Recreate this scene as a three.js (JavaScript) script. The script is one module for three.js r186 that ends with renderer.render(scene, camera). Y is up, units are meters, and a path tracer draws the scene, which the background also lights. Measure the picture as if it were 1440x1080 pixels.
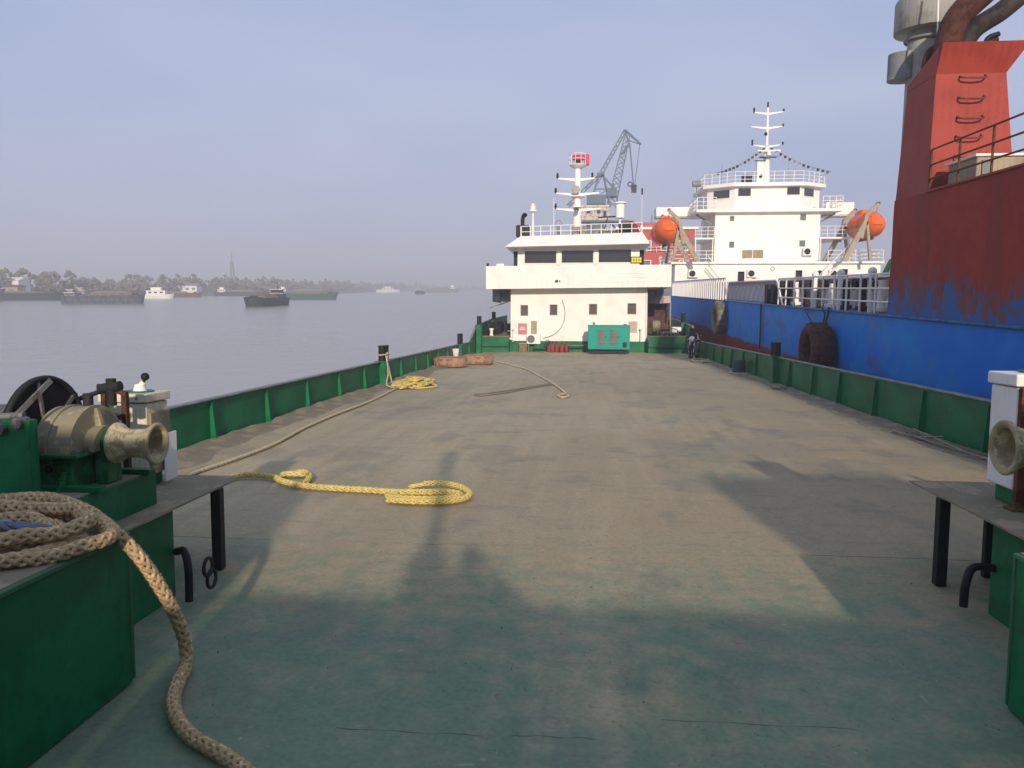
import * as THREE from 'three';
import { mergeGeometries } from 'three/addons/utils/BufferGeometryUtils.js';
import { RoundedBoxGeometry } from 'three/addons/geometries/RoundedBoxGeometry.js';
import { MarchingCubes } from 'three/addons/objects/MarchingCubes.js';

// ---------------------------------------------------------------- camera, sky, sun, exposure
const scene = new THREE.Scene();
const camera = new THREE.PerspectiveCamera(53.07, 4 / 3, 0.05, 9000);
camera.position.set(0, 4.6, 0);
camera.rotation.order = 'YXZ';
camera.rotation.y = THREE.MathUtils.degToRad(5.27);
camera.rotation.x = THREE.MathUtils.degToRad(-7.12);
const renderer = new THREE.WebGLRenderer({ antialias: true });
renderer.setSize(1024, 768);
renderer.toneMapping = THREE.LinearToneMapping;
renderer.toneMappingExposure = 1.13;
renderer.shadowMap.enabled = true;

const SUN = new THREE.Vector3(0.13, 0.34, 0.93).normalize();
{
  const W = 512, H = 256, d = new Float32Array(W * H * 4);
  const hor = [0.445, 0.45, 0.52], mid = [0.385, 0.465, 0.71], zen = [0.33, 0.42, 0.58];
  const cell = (x, y, z) => { const h = Math.sin(x * 12.9898 + y * 78.233 + z * 37.719) * 43758.5453; return h - Math.floor(h); };
  const n3 = (x, y, z) => { const X = Math.floor(x), Y = Math.floor(y), Z = Math.floor(z), s = t => t * t * (3 - 2 * t), u = s(x - X), v = s(y - Y), w = s(z - Z), l = (a, b, t) => a + (b - a) * t; return l(l(l(cell(X, Y, Z), cell(X + 1, Y, Z), u), l(cell(X, Y + 1, Z), cell(X + 1, Y + 1, Z), u), v), l(l(cell(X, Y, Z + 1), cell(X + 1, Y, Z + 1), u), l(cell(X, Y + 1, Z + 1), cell(X + 1, Y + 1, Z + 1), u), v), w); };
  for (let j = 0; j < H; j++) {
    const el = Math.max(0, Math.sin(((j + 0.5) / H - 0.5) * Math.PI));   // row 0 of a DataTexture is the bottom
    const a = 1 - Math.exp(-el / 0.16), b = 1 - Math.exp(-el / 0.9);
    for (let i = 0; i < W; i++) {
      const k = (j * W + i) * 4, az = i / W * 2 * Math.PI, ce = Math.sqrt(1 - el * el), px = Math.cos(az) * ce * 3.2, pz = Math.sin(az) * ce * 3.2, py = el * 9;
      // thin uneven haze, the same all round
      const cl = n3(px + 7, py, pz) * 0.55 + n3(px * 2 + 3, py * 2, pz * 2) * 0.3 + n3(px * 4, py * 4 + 5, pz * 4) * 0.15 - 0.5;
      for (let c = 0; c < 3; c++) {
        const base = hor[c] + (mid[c] - hor[c]) * a;
        d[k + c] = (base + (zen[c] - base) * b) * (1 + cl * [0.42, 0.28, 0.12][c]);
      }
      d[k + 3] = 1;
    }
  }
  const t = new THREE.DataTexture(d, W, H, THREE.RGBAFormat, THREE.FloatType);
  t.mapping = THREE.EquirectangularReflectionMapping;
  t.magFilter = t.minFilter = THREE.LinearFilter;
  t.needsUpdate = true;
  scene.background = t;
  scene.environment = t;
}
const sun = new THREE.DirectionalLight(new THREE.Color().setRGB(1, 0.85, 0.70), 4.0);
sun.position.copy(SUN).multiplyScalar(200);
sun.castShadow = true;
sun.shadow.radius = 2.2;
Object.assign(sun.shadow.camera, { left: -120, right: 120, top: 120, bottom: -120, near: 1, far: 600 });
sun.shadow.mapSize.set(4096, 4096);
scene.add(sun, sun.target);
scene.fog = new THREE.FogExp2(new THREE.Color().setRGB(0.91, 0.925, 1.0), 0.0015);

// ---------------------------------------------------------------- helpers
const V = (x, y, z) => new THREE.Vector3(x, y, z);
function rng(seed) { return () => { seed |= 0; seed = seed + 0x6D2B79F5 | 0; let t = Math.imul(seed ^ seed >>> 15, 1 | seed); t = t + Math.imul(t ^ t >>> 7, 61 | t) ^ t; return ((t ^ t >>> 14) >>> 0) / 4294967296; }; }
const R0 = rng(7);
function hash(x, y, s) { let h = Math.imul(x, 374761393) + Math.imul(y, 668265263) + Math.imul(s, 974634777) | 0; h = Math.imul(h ^ h >>> 13, 1274126177); return ((h ^ h >>> 16) >>> 0) / 4294967296; }
function vnoise(x, y, s, per = 0) {
  let xi = Math.floor(x), yi = Math.floor(y); const xf = x - xi, yf = y - yi;
  const u = xf * xf * (3 - 2 * xf), v = yf * yf * (3 - 2 * yf);
  let x1 = xi + 1, y1 = yi + 1;
  if (per) { xi = ((xi % per) + per) % per; yi = ((yi % per) + per) % per; x1 = ((x1 % per) + per) % per; y1 = ((y1 % per) + per) % per; }
  const a = hash(xi, yi, s), b = hash(x1, yi, s), c = hash(xi, y1, s), d = hash(x1, y1, s);
  return a + (b - a) * u + (c - a) * v + (a - b - c + d) * u * v;
}
function fbm(x, y, s, o = 4, per = 0) { let v = 0, a = 0.5, t = 0; for (let i = 0; i < o; i++) { v += a * vnoise(x, y, s + i * 17, per); t += a; x *= 2; y *= 2; per *= 2; a *= 0.5; } return v / t; }
const clamp = (x, a = 0, b = 1) => Math.min(b, Math.max(a, x));
const sm = (a, b, x) => { x = clamp((x - a) / (b - a)); return x * x * (3 - 2 * x); };
const toS = v => v <= 0.0031308 ? v * 12.92 : 1.055 * Math.pow(v, 1 / 2.4) - 0.055;
function tex(w, h, fn, srgb = true) {            // fn(u, v) -> linear rgb or grey
  const d = new Uint8Array(w * h * 4);
  for (let j = 0; j < h; j++) for (let i = 0; i < w; i++) {
    const r = fn((i + 0.5) / w, (j + 0.5) / h, i, j), k = (j * w + i) * 4;
    for (let c = 0; c < 3; c++) { const q = clamp(typeof r === 'number' ? r : r[c]); d[k + c] = Math.round(255 * (srgb ? toS(q) : q)); }
    d[k + 3] = 255;
  }
  const t = new THREE.DataTexture(d, w, h);
  t.wrapS = t.wrapT = THREE.RepeatWrapping; t.magFilter = THREE.LinearFilter; t.minFilter = THREE.LinearMipmapLinearFilter;
  t.generateMipmaps = true; if (srgb) t.colorSpace = THREE.SRGBColorSpace; t.needsUpdate = true; return t;
}
const col = (r, g, b) => new THREE.Color().setRGB(r, g, b);
const mix = (a, b, t) => [a[0] + (b[0] - a[0]) * t, a[1] + (b[1] - a[1]) * t, a[2] + (b[2] - a[2]) * t];
function mat(r, g, b, rough = 0.6, o = {}) {
  const { tile = 2, ...rest } = o;
  const m = new THREE.MeshPhysicalMaterial({ color: col(r, g, b), roughness: rough, specularIntensity: 0.4, side: THREE.DoubleSide, ...rest });
  m.userData.tile = tile; return m;
}
// geometry pieces
const quad = new THREE.Quaternion();
function box(w, h, d, x = 0, y = 0, z = 0, rx = 0, ry = 0, rz = 0) {
  const g = new THREE.BoxGeometry(w, h, d); if (rx || ry || rz) g.applyMatrix4(new THREE.Matrix4().makeRotationFromEuler(new THREE.Euler(rx, ry, rz)));
  return g.translate(x, y, z);
}
function bx(x0, x1, y0, y1, z0, z1) { return box(Math.abs(x1 - x0), Math.abs(y1 - y0), Math.abs(z1 - z0), (x0 + x1) / 2, (y0 + y1) / 2, (z0 + z1) / 2); }
function rbox(w, h, d, x, y, z, r = 0.02, seg = 2) { return new RoundedBoxGeometry(w, h, d, seg, r).translate(x, y, z); }
function cyl(a, b, r, r2 = r, n = 12, open = false) {
  a = V(...a); b = V(...b); const L = a.distanceTo(b);
  const g = new THREE.CylinderGeometry(r2, r, L, n, 1, open);
  quad.setFromUnitVectors(V(0, 1, 0), b.clone().sub(a).normalize());
  return g.applyQuaternion(quad).translate((a.x + b.x) / 2, (a.y + b.y) / 2, (a.z + b.z) / 2);
}
function bar(a, b, w, h = w) {
  a = V(...a); b = V(...b); const L = a.distanceTo(b), g = new THREE.BoxGeometry(w, h, L);
  const m = new THREE.Matrix4().lookAt(a, b, Math.abs(b.y - a.y) > 0.95 * L ? V(0, 0, 1) : V(0, 1, 0));
  return g.applyMatrix4(m).translate((a.x + b.x) / 2, (a.y + b.y) / 2, (a.z + b.z) / 2);
}
function tube(pts, r, seg = 24, n = 8, closed = false) { return new THREE.TubeGeometry(new THREE.CatmullRomCurve3(pts.map(p => V(...p)), closed), seg, r, n, closed); }
function sph(r, x, y, z, sx = 1, sy = 1, sz = 1, n = 14) { return new THREE.SphereGeometry(r, n, n * 0.75 | 0).scale(sx, sy, sz).translate(x, y, z); }
function tor(R, r, axis, x, y, z, n = 20, m = 8) { const g = new THREE.TorusGeometry(R, r, m, n); if (axis === 'x') g.rotateY(Math.PI / 2); if (axis === 'y') g.rotateX(Math.PI / 2); return g.translate(x, y, z); }
function lathe(prof, axis, x, y, z, n = 24) { const g = new THREE.LatheGeometry(prof.map(p => new THREE.Vector2(...p)), n); if (axis === 'x') g.rotateZ(-Math.PI / 2); if (axis === 'z') g.rotateX(Math.PI / 2); return g.translate(x, y, z); }
function prismX(poly, x0, x1) {                  // polygon of [z, y], extruded along x
  const s = new THREE.Shape(poly.map(([z, y]) => new THREE.Vector2(-z, y)));
  return new THREE.ExtrudeGeometry(s, { depth: x1 - x0, bevelEnabled: false, steps: 1 }).rotateY(Math.PI / 2).translate(x0, 0, 0);
}
function prismZ(poly, z0, z1, holes = []) {      // polygon of [x, y], extruded along z, holes as [x0, x1, y0, y1]
  const s = new THREE.Shape(poly.map(p => new THREE.Vector2(...p)));
  for (const [a, b, c, d] of holes) s.holes.push(new THREE.Path([[a, c], [a, d], [b, d], [b, c]].map(p => new THREE.Vector2(...p))));
  return new THREE.ExtrudeGeometry(s, { depth: z1 - z0, bevelEnabled: false }).translate(0, 0, z0);
}
function hull8(p) {                              // eight corners: four bottom (ccw from above), four top
  const f = [[0, 3, 2, 1], [4, 5, 6, 7], [0, 1, 5, 4], [1, 2, 6, 5], [2, 3, 7, 6], [3, 0, 4, 7]], v = [];
  for (const q of f) for (const k of [0, 1, 2, 0, 2, 3]) v.push(...p[q[k]]);
  const g = new THREE.BufferGeometry(); g.setAttribute('position', new THREE.Float32BufferAttribute(v, 3)); g.computeVertexNormals(); return g;
}
function uvm(g, s, off = 0) {                    // uv in metres by the main direction of the normal
  if (!g.attributes.normal) g.computeVertexNormals();
  const p = g.attributes.position, n = g.attributes.normal, uv = new Float32Array(p.count * 2);
  for (let i = 0; i < p.count; i++) {
    const ax = Math.abs(n.getX(i)), ay = Math.abs(n.getY(i)), az = Math.abs(n.getZ(i));
    let u, v; const x = p.getX(i), y = p.getY(i), z = p.getZ(i);
    if (ay > ax && ay > az) { u = x; v = z; } else if (ax > az) { u = z; v = y; } else { u = x; v = y; }
    uv[2 * i] = u / s + off; uv[2 * i + 1] = v / s + off;
  }
  g.setAttribute('uv', new THREE.BufferAttribute(uv, 2)); return g;
}
function join(list) {
  list = Array.isArray(list) ? list : [list];
  if (list.length === 1) return list[0];
  return mergeGeometries(list.map(g => { g = g.index ? g.toNonIndexed() : g; for (const k of Object.keys(g.attributes)) if (!['position', 'normal', 'uv'].includes(k)) g.deleteAttribute(k); if (!g.attributes.uv) uvm(g, 1); return g; }));
}
function mesh(name, geos, m, parent, keepUV = false) {
  const g = join(geos); if (!keepUV) uvm(g, m.userData.tile || 2);
  const o = new THREE.Mesh(g, m); o.name = name; o.castShadow = o.receiveShadow = true; parent.add(o); return o;
}
const taken = {};
function numbered(n) { if (!(n in taken)) { taken[n] = 0; return n; } return n + '_' + String(++taken[n]).padStart(3, '0'); }
function info(o, label, category, group) { o.userData.label = label; o.userData.category = category; if (group) o.userData.group = group; return o; }
function thing(name, label, category, pos = [0, 0, 0], turn = 0, group) {
  const o = new THREE.Group(); o.name = numbered(name); o.position.set(...pos); o.rotation.y = turn; scene.add(o); return info(o, label, category, group);
}
function grp(name, parent, pos = [0, 0, 0]) { const o = new THREE.Group(); o.name = name; o.position.set(...pos); parent.add(o); return o; }
function structure(name, geos, m, keepUV) { const o = mesh(name, geos, m, scene, keepUV); o.userData.kind = 'structure'; return o; }
// the barge lies trimmed by the stern: its deck runs down about two degrees away from the bow
const TRIM = new THREE.Quaternion().setFromAxisAngle(V(1, 0, 0), -THREE.MathUtils.degToRad(2.14));
function aboard(o) { o.position.sub(V(0, 2.2, 0)).applyQuaternion(TRIM).add(V(0, 4.6, 0)); o.quaternion.premultiply(TRIM); return o; }
function copy(o, pos, turn, label) { const c = o.clone(); c.name = numbered(o.name.replace(/_\d{3}$/, '')); c.userData = { ...o.userData }; if (label) c.userData.label = label; c.position.set(...pos); c.rotation.set(0, turn || 0, 0); scene.add(c); return c; }
// a railing as one part: posts and rails as its pieces
function railing(parent, m, path, { h = 1, rails = 3, gap = 1.2, r = 0.022, name = 'railing' } = {}) {
  const g = grp(name, parent);
  for (let k = 0; k + 1 < path.length; k++) {
    const a = V(...path[k]), b = V(...path[k + 1]), L = a.distanceTo(b), n = Math.max(1, Math.round(L / gap));
    for (let i = (k ? 1 : 0); i <= n; i++) { const p = a.clone().lerp(b, i / n); mesh('post', cyl([p.x, p.y, p.z], [p.x, p.y + h, p.z], r, r, 6), m, g); }
    for (let j = 1; j <= rails; j++) { const y = h * j / rails - (j === rails ? 0 : 0.03); mesh('rail', cyl([a.x, a.y + y, a.z], [b.x, b.y + y, b.z], r * 0.85, r * 0.85, 6), m, g); }
  }
  return g;
}

// ---------------------------------------------------------------- materials
const grimeT = tex(1024, 1024, (u, v) => {        // streaks, specks, chips on paint
  const st = fbm(u * 64, v * 4, 3, 3, 4), n = fbm(u * 8, v * 8, 11, 5, 8), sp = vnoise(u * 180, v * 180, 5, 180);
  let g = 1 - 0.20 * sm(0.5, 0.85, st) - 0.20 * sm(0.48, 0.75, n);
  if (sp > 0.93 && n > 0.5) g -= 0.22;
  return [g, g * 0.985, g * 0.955];
});
const cleanT = tex(1024, 1024, (u, v) => {        // fresh paint: faint runs, a few chips
  const st = fbm(u * 40, v * 3, 6, 3, 3), n = fbm(u * 5, v * 5, 14, 5, 5), sp = vnoise(u * 150, v * 150, 8, 150);
  let g = 1 - 0.08 * sm(0.5, 0.9, st) - 0.09 * sm(0.5, 0.8, n), r = 0;
  const run = vnoise(u * 90, v * 3, 9, 90) * vnoise(u * 9, v * 9, 10, 9); if (run > 0.62) r = 0.12 * sm(0.62, 0.85, run); if (sp > 0.965 && n > 0.52) r += 0.2;
  return [g * (1 - r * 0.6), g * 0.99 * (1 - r), g * 0.97 * (1 - r * 1.3)];
});
const dirtT = tex(1024, 1024, (u, v) => {         // dusty steel: blotches of pale dust over darker paint
  const n = fbm(u * 6, v * 6, 21, 6, 6), f = fbm(u * 40, v * 40, 22, 3, 40), st = fbm(u * 48, v * 3, 27, 3, 3);
  const d = sm(0.50, 0.66, n + (f - 0.5) * 0.35 + (st - 0.5) * 0.25);
  return mix([0.62, 0.66, 0.62], [1.0, 0.95, 0.86], d * 0.8);
});
const greenT = tex(1024, 1024, (u, v) => {        // brushed deck paint: blotches, scratches to primer, rust specks and short runs
  const n = fbm(u * 6, v * 6, 221, 6, 6), f = fbm(u * 40, v * 40, 222, 3, 40), st = fbm(u * 48, v * 3, 223, 3, 3), sc = vnoise(u * 22 + v * 9, v * 300, 224), sc2 = vnoise(u * 300, v * 16, 225, 300), sp = vnoise(u * 120, v * 120, 226, 120);
  let c = mix([0.72, 0.74, 0.72], [1.0, 1.0, 1.0], sm(0.4, 0.62, n + (f - 0.5) * 0.3 + (st - 0.5) * 0.3));
  if (sc > 0.955 && n > 0.53) c = mix(c, [9, 1.6, 2.4], 0.35);
  if (sc2 > 0.965 && f > 0.52) c = mix(c, [7, 1.5, 2.2], 0.3);
  if (sp > 0.955 && n > 0.47) c = mix(c, [22, 0.45, 0.5], 0.6);
  return [c[0] / 22, c[1] / 2, c[2] / 2.5];
});
const bumpT = tex(512, 512, (u, v) => fbm(u * 6, v * 6, 31, 5, 6) * 0.7 + vnoise(u * 128, v * 128, 33, 128) * 0.3, false);
const rustT = tex(1024, 1024, (u, v) => {
  const n = fbm(u * 8, v * 8, 41, 6, 8), f = fbm(u * 60, v * 60, 42, 3, 60), st = fbm(u * 64, v * 4, 43, 3, 4);
  const d = sm(0.46, 0.6, n + (f - 0.5) * 0.4 + (st - 0.5) * 0.3);
  return mix([1, 1, 1], [0.55, 0.50, 0.48], d);
});
const cleanO = { map: cleanT, bumpMap: bumpT, bumpScale: 0.0012, tile: 4.3 };
const softT = tex(1024, 1024, (u, v) => { const n = fbm(u * 6, v * 6, 44, 6, 6), f = fbm(u * 70, v * 70, 45, 2, 70), st = fbm(u * 50, v * 3, 46, 3, 3); const d = sm(0.4, 0.75, n * 0.6 + st * 0.25 + f * 0.2); return mix([1, 1, 1], [0.78, 0.74, 0.72], d); });
const paintO = { map: grimeT, bumpMap: bumpT, bumpScale: 0.0015, tile: 3 };
const M = {
  white: mat(0.82, 0.79, 0.73, 0.5, cleanO),
  white2: mat(0.82, 0.79, 0.735, 0.5, cleanO),
  green: mat(0.08, 0.30, 0.135, 0.5, { map: greenT, bumpMap: bumpT, bumpScale: 0.003, tile: 2.5 }),
  greenWind: mat(0.02, 0.15, 0.05, 0.45, { map: rustT, bumpMap: bumpT, bumpScale: 0.002, tile: 0.8 }),
  greenPale: mat(0.06, 0.20, 0.10, 0.5, { map: dirtT, tile: 2 }),
  dust: mat(0.36, 0.29, 0.21, 0.95, { map: dirtT, bumpMap: bumpT, bumpScale: 0.006, tile: 1.3 }),
  cream: mat(0.52, 0.45, 0.26, 0.55, { map: rustT, bumpMap: bumpT, bumpScale: 0.002, tile: 0.5 }),
  beige: mat(0.40, 0.33, 0.22, 0.7, { map: dirtT, bumpMap: bumpT, bumpScale: 0.002, tile: 0.6 }),
  boxCream: mat(0.66, 0.60, 0.44, 0.55, { map: softT, bumpMap: bumpT, bumpScale: 0.001, tile: 0.7 }),
  black: mat(0.018, 0.018, 0.02, 0.55, { map: dirtT, tile: 0.8 }),
  dark: mat(0.035, 0.035, 0.035, 0.7, { map: dirtT, tile: 1 }),
  steel: mat(0.20, 0.19, 0.18, 0.5, { map: rustT, tile: 0.8, metalness: 0.3 }),
  rustDark: mat(0.085, 0.04, 0.03, 0.85, { map: rustT, tile: 0.5 }),
  rust: mat(0.16, 0.07, 0.04, 0.85, { map: rustT, bumpMap: bumpT, bumpScale: 0.003, tile: 0.8 }),
  rubber: mat(0.03, 0.028, 0.027, 0.85, { map: dirtT, bumpMap: bumpT, bumpScale: 0.006, tile: 0.8 }),
  tyreRed: mat(0.11, 0.042, 0.034, 0.85, { map: rustT, bumpMap: bumpT, bumpScale: 0.006, tile: 1 }),
  tyreGrey: mat(0.20, 0.17, 0.13, 0.9, { map: rustT, bumpMap: bumpT, bumpScale: 0.006, tile: 1 }),
  tyreTan: mat(0.36, 0.22, 0.14, 0.9, { map: rustT, bumpMap: bumpT, bumpScale: 0.006, tile: 1 }),
  glass: mat(0.03, 0.03, 0.026, 0.05, { clearcoat: 1, clearcoatRoughness: 0.03, specularIntensity: 1 }),
  curtain: mat(0.12, 0.095, 0.075, 0.12, { clearcoat: 1, clearcoatRoughness: 0.03, map: softT, tile: 0.5 }),
  red: mat(0.33, 0.052, 0.036, 0.6, { map: softT, bumpMap: bumpT, bumpScale: 0.003, tile: 3 }),
  redSign: mat(0.52, 0.19, 0.21, 0.6),
  radarRed: mat(0.62, 0.03, 0.05, 0.45),
  orange: mat(0.85, 0.14, 0.012, 0.45, { map: cleanT, tile: 2 }),
  teal: mat(0.0, 0.29, 0.205, 0.45, { map: cleanT, tile: 1.5 }),
  tealDark: mat(0.12, 0.17, 0.16, 0.7),
  grey: mat(0.30, 0.31, 0.32, 0.6, { map: dirtT, tile: 1.5 }),
  greyVent: mat(0.36, 0.36, 0.33, 0.55, { map: grimeT, tile: 1.5 }),
  crane: mat(0.10, 0.14, 0.17, 0.7),
  tan: mat(0.36, 0.31, 0.22, 0.7, { map: grimeT, tile: 2 }),
  pink: mat(0.55, 0.42, 0.38, 0.7, { map: grimeT, tile: 1 }),
  yellow: mat(0.80, 0.66, 0.03, 0.5),
  chrome: mat(0.6, 0.6, 0.6, 0.15, { metalness: 1 }),
};
// ---------------------------------------------------------------- water and far banks
{
  const wT = tex(1024, 1024, (u, v) => {
    let h = 0; h += 0.5 * fbm(u * 14, v * 9, 51, 4, 9 * 14); h += 0.35 * fbm(u * 40, v * 30, 52, 3, 120); h += 0.15 * fbm(u * 110, v * 90, 53, 2, 990); return h;
  }, false);
  const m = mat(0.345, 0.315, 0.265, 0.2, { bumpMap: wT, bumpScale: 0.08, tile: 38, ior: 1.33, specularIntensity: 1 });
  const g = new THREE.PlaneGeometry(7000, 7000, 1, 1).rotateX(-Math.PI / 2).translate(0, 0, -1500);
  structure('river_water', g, m);
}
const bankLine = [[-330, 500], [-265, 60], [-232, -280], [-222, -440], [-203, -610], [-235, -900], [-250, -1250], [-150, -1800], [80, -2600]];
{
  const m = mat(0.22, 0.18, 0.12, 0.95, { map: dirtT, tile: 40 }), P = [], I = [];
  const crv = new THREE.CatmullRomCurve3(bankLine.map(([x, z]) => V(x, 0, z)));
  const n = 160, rows = [[-4, -1], [0, 0.15], [6, 1.5], [18, 2.1], [60, 2.4], [700, 5]];
  for (let i = 0; i <= n; i++) {
    const p = crv.getPoint(i / n), t = crv.getTangent(i / n), nx = t.z, nz = -t.x;
    rows.forEach(([d, y], k) => { const w = d + (k > 0 && k < 4 ? (fbm(i * 0.7, k * 3, 61, 3) - 0.5) * 8 : 0); P.push(p.x + nx * w, y + (k > 1 ? (fbm(i * 0.9, k * 5, 62, 3) - 0.5) * 1.2 : 0), p.z + nz * w); });
  }
  const r = rows.length;
  for (let i = 0; i < n; i++) for (let k = 0; k < r - 1; k++) { const a = i * r + k; I.push(a, a + r, a + 1, a + 1, a + r, a + r + 1); }
  const g = new THREE.BufferGeometry(); g.setAttribute('position', new THREE.Float32BufferAttribute(P, 3)); g.setIndex(I); g.computeVertexNormals();
  structure('river_bank', g, m);
  // the far wood: one hazy mass of leaf clumps
  const leaf = new THREE.IcosahedronGeometry(1, 0).scale(1, 0.55, 0.8), list = [], rr = rng(63);
  for (let i = 0; i < 700; i++) {
    const q = 0.14 + 0.8 * rr(), p = crv.getPoint(q), t = crv.getTangent(q), d = 16 + rr() * rr() * 55, x = p.x + t.z * d, z = p.z - t.x * d;
    const patch = fbm(q * 60, 3, 64, 3); if (patch < 0.32) continue;
    const h = (2.8 + 6.5 * rr()) * (0.5 + patch), w = h * (0.35 + 0.25 * rr());
    for (let k = 0; k < 48; k++) { const a = rr() * 6.283, rad = Math.sqrt(rr()), yy = rr(), f = Math.sin(Math.PI * (0.12 + 0.85 * yy)); list.push([x + Math.cos(a) * rad * w * f, 2 + h * (0.15 + 0.85 * yy), z + Math.sin(a) * rad * w * f, 0.5 + 0.75 * rr(), rr()]); }
  }
  const im = new THREE.InstancedMesh(leaf, mat(0.15, 0.14, 0.09, 0.95), list.length), o = new THREE.Object3D();
  list.forEach(([x, y, z, s, a], i) => { o.position.set(x, y, z); o.scale.setScalar(s); o.rotation.set(a * 9, a * 31, a * 17); o.updateMatrix(); im.setMatrixAt(i, o.matrix); im.setColorAt(i, col(0.7 + 0.6 * a, 0.75 + 0.5 * a, 0.7)); });
  im.name = 'bank_wood'; im.userData = { kind: 'stuff', label: 'hazy mass of low trees along the far river bank', category: 'wood' }; im.castShadow = true; scene.add(im);
}
{ // wharf under the crane, beyond the stern
  structure('wharf', [bx(-3, 260, -3, 2.6, -118, -700), bx(34, 260, -3, 2.6, 40, -118)], mat(0.25, 0.24, 0.22, 0.9, { map: dirtT, tile: 6 }));
}

// ---------------------------------------------------------------- the deck barge
const barge = thing('deck_barge', 'long green deck barge with dusty open deck and white aft deckhouse', 'barge');
aboard(barge);
function deckCol(X, z) {
  const n = fbm(X * 0.55 + 9, z * 0.35, 71, 5), f = fbm(X * 6, z * 6, 72, 3), g = vnoise(X * 48, z * 48, 73), str = fbm(X * 5.5, z * 0.35, 74, 4), big = fbm(X * 0.22, z * 0.16, 79, 3);
  // river dust lies thick aft, and is worn and washed off in front of the bow gear
  const cover = sm(-3.5, -9.5, z + (n - 0.5) * 5 + (str - 0.5) * 3);
  const d = clamp(sm(0.30, 0.62, n * 0.55 + f * 0.25 + str * 0.2 + (cover - 0.5) * 0.36));
  const paint = mix([0.095, 0.195, 0.112], [0.155, 0.23, 0.14], f);
  const dust = mix([0.345, 0.27, 0.155], [0.41, 0.33, 0.195], sm(0.35, 0.7, big * 0.6 + str * 0.4));
  let c = mix(paint, dust, 0.12 + 0.86 * d);
  // scuffs, scrape marks, wheel tracks, pale chips
  const sc = vnoise(X * 3 + z * 0.4, z * 46, 75); if (sc > 0.93) c = mix(c, [0.10, 0.115, 0.10], 0.35 * sm(0.93, 0.99, sc) * sm(0.5, 0.6, vnoise(X * 0.8, z * 1.3, 76)));
  const chip = vnoise(X * 17, z * 17, 77); if (chip > 0.968) c = mix(c, [0.42, 0.41, 0.37], 0.45 * sm(0.968, 0.985, chip));
  const blot = fbm(X * 1.6, z * 1.1, 78, 4); c = mix(c, [0.13, 0.14, 0.12], 0.32 * sm(0.60, 0.74, blot));
  const wet = fbm(X * 0.5 + 40, z * 0.8, 80, 4); c = mix(c, [0.15, 0.155, 0.14], 0.25 * sm(0.58, 0.72, wet));
  const sp2 = vnoise(X * 31, z * 29, 83); if (sp2 > 0.9) c = mix(c, [0.13, 0.085, 0.055], 0.5 * sm(0.9, 0.97, sp2) * sm(0.45, 0.6, n));
  const dr = fbm(X * 0.9, z * 9, 84, 3); c = mix(c, mix(c, [0.10, 0.12, 0.10], 0.5), 0.5 * sm(0.58, 0.72, dr) * sm(0.45, 0.65, f));
  const k = 0.86 + 0.22 * g + 0.10 * (vnoise(X * 90, z * 80, 85) - 0.5); return [c[0] * k, c[1] * k, c[2] * k];
}
function deckY(X, z) { return (fbm(X * 0.4, z * 0.4, 82, 3) - 0.5) * 0.022 - 0.006 * Math.pow(Math.abs(Math.sin(Math.PI * z / 2.4)), 0.7) * Math.pow(Math.abs(Math.sin(Math.PI * X / 1.63)), 0.7); }
{
  const sheets = [[3, -13, 2048, 2048], [-13, -48.9, 1024, 2048]], bump = bumpT;
  for (const [za, zb, w, h] of sheets) {
    const L = za - zb, t = tex(w, h, (u, v) => deckCol(-6.5 + 13 * u, zb + L * v));
    t.wrapS = t.wrapT = THREE.ClampToEdgeWrapping;
    const rt = tex(512, 512, (u, v) => { const X = -6.5 + 13 * u, z = zb + L * v; return 0.62 + 0.33 * fbm(X * 1.5, z * 1.2, 81, 4); }, false);
    const m = new THREE.MeshPhysicalMaterial({ map: t, roughness: 1, roughnessMap: rt });
    const nx = 104, nz = Math.round(L * 6), g = new THREE.PlaneGeometry(13, L, nx, nz).rotateX(-Math.PI / 2).translate(0, 0, (za + zb) / 2), p = g.attributes.position, uv = g.attributes.uv;
    for (let i = 0; i < p.count; i++) {          // plating dished between its frames
      const X = p.getX(i), z = p.getZ(i), e = sm(0, 0.5, Math.min(za - z, z - zb));
      const fr = Math.pow(Math.abs(Math.sin(Math.PI * z / 2.4)), 0.7) * Math.pow(Math.abs(Math.sin(Math.PI * X / 1.63)), 0.7);
      p.setY(i, -0.006 * fr * e + (fbm(X * 0.4, z * 0.4, 82, 3) - 0.5) * 0.022 * e);
      uv.setXY(i, (X + 6.5) / 13, (z - zb) / L);
    }
    g.computeVertexNormals(); mesh('deck_plating', g, m, barge, true);
  }
  // weld seams across and along the plating
  const sg = grp('weld_seams', barge), wm = mat(0.17, 0.19, 0.145, 0.85);
  const seam = pts => mesh('weld_seam', tube(pts, 0.0026, pts.length * 4, 5), wm, sg);
  for (const z of [-7.2, -13.3, -19.3, -25.3]) seam(Array.from({ length: 60 }, (_, i) => { const x = -5.9 + i * 0.2; return [x, deckY(x, z), z]; }));
  for (const [z, xa, xb] of [[-3.86, -1.3, -0.5], [-3.88, -0.35, 0.1], [-4.12, 0.45, 1.5], [-6.9, 1.0, 1.9], [-9.6, -0.6, 0.9]]) mesh('weld_seam', tube(Array.from({ length: 9 }, (_, i) => [xa + (xb - xa) * i / 8, deckY(xa + (xb - xa) * i / 8, z) + 0.0015 * Math.sin(i * 2.1), z + 0.006 * Math.sin(i * 1.7)]), 0.0026, 40, 5), wm, sg);
  mesh('hull', prismX([[7, -0.06], [7, -1.1], [3, -3.4], [-66, -3.4], [-66, -0.06]], -6.68, 6.68), M.green, barge);
}
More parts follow.
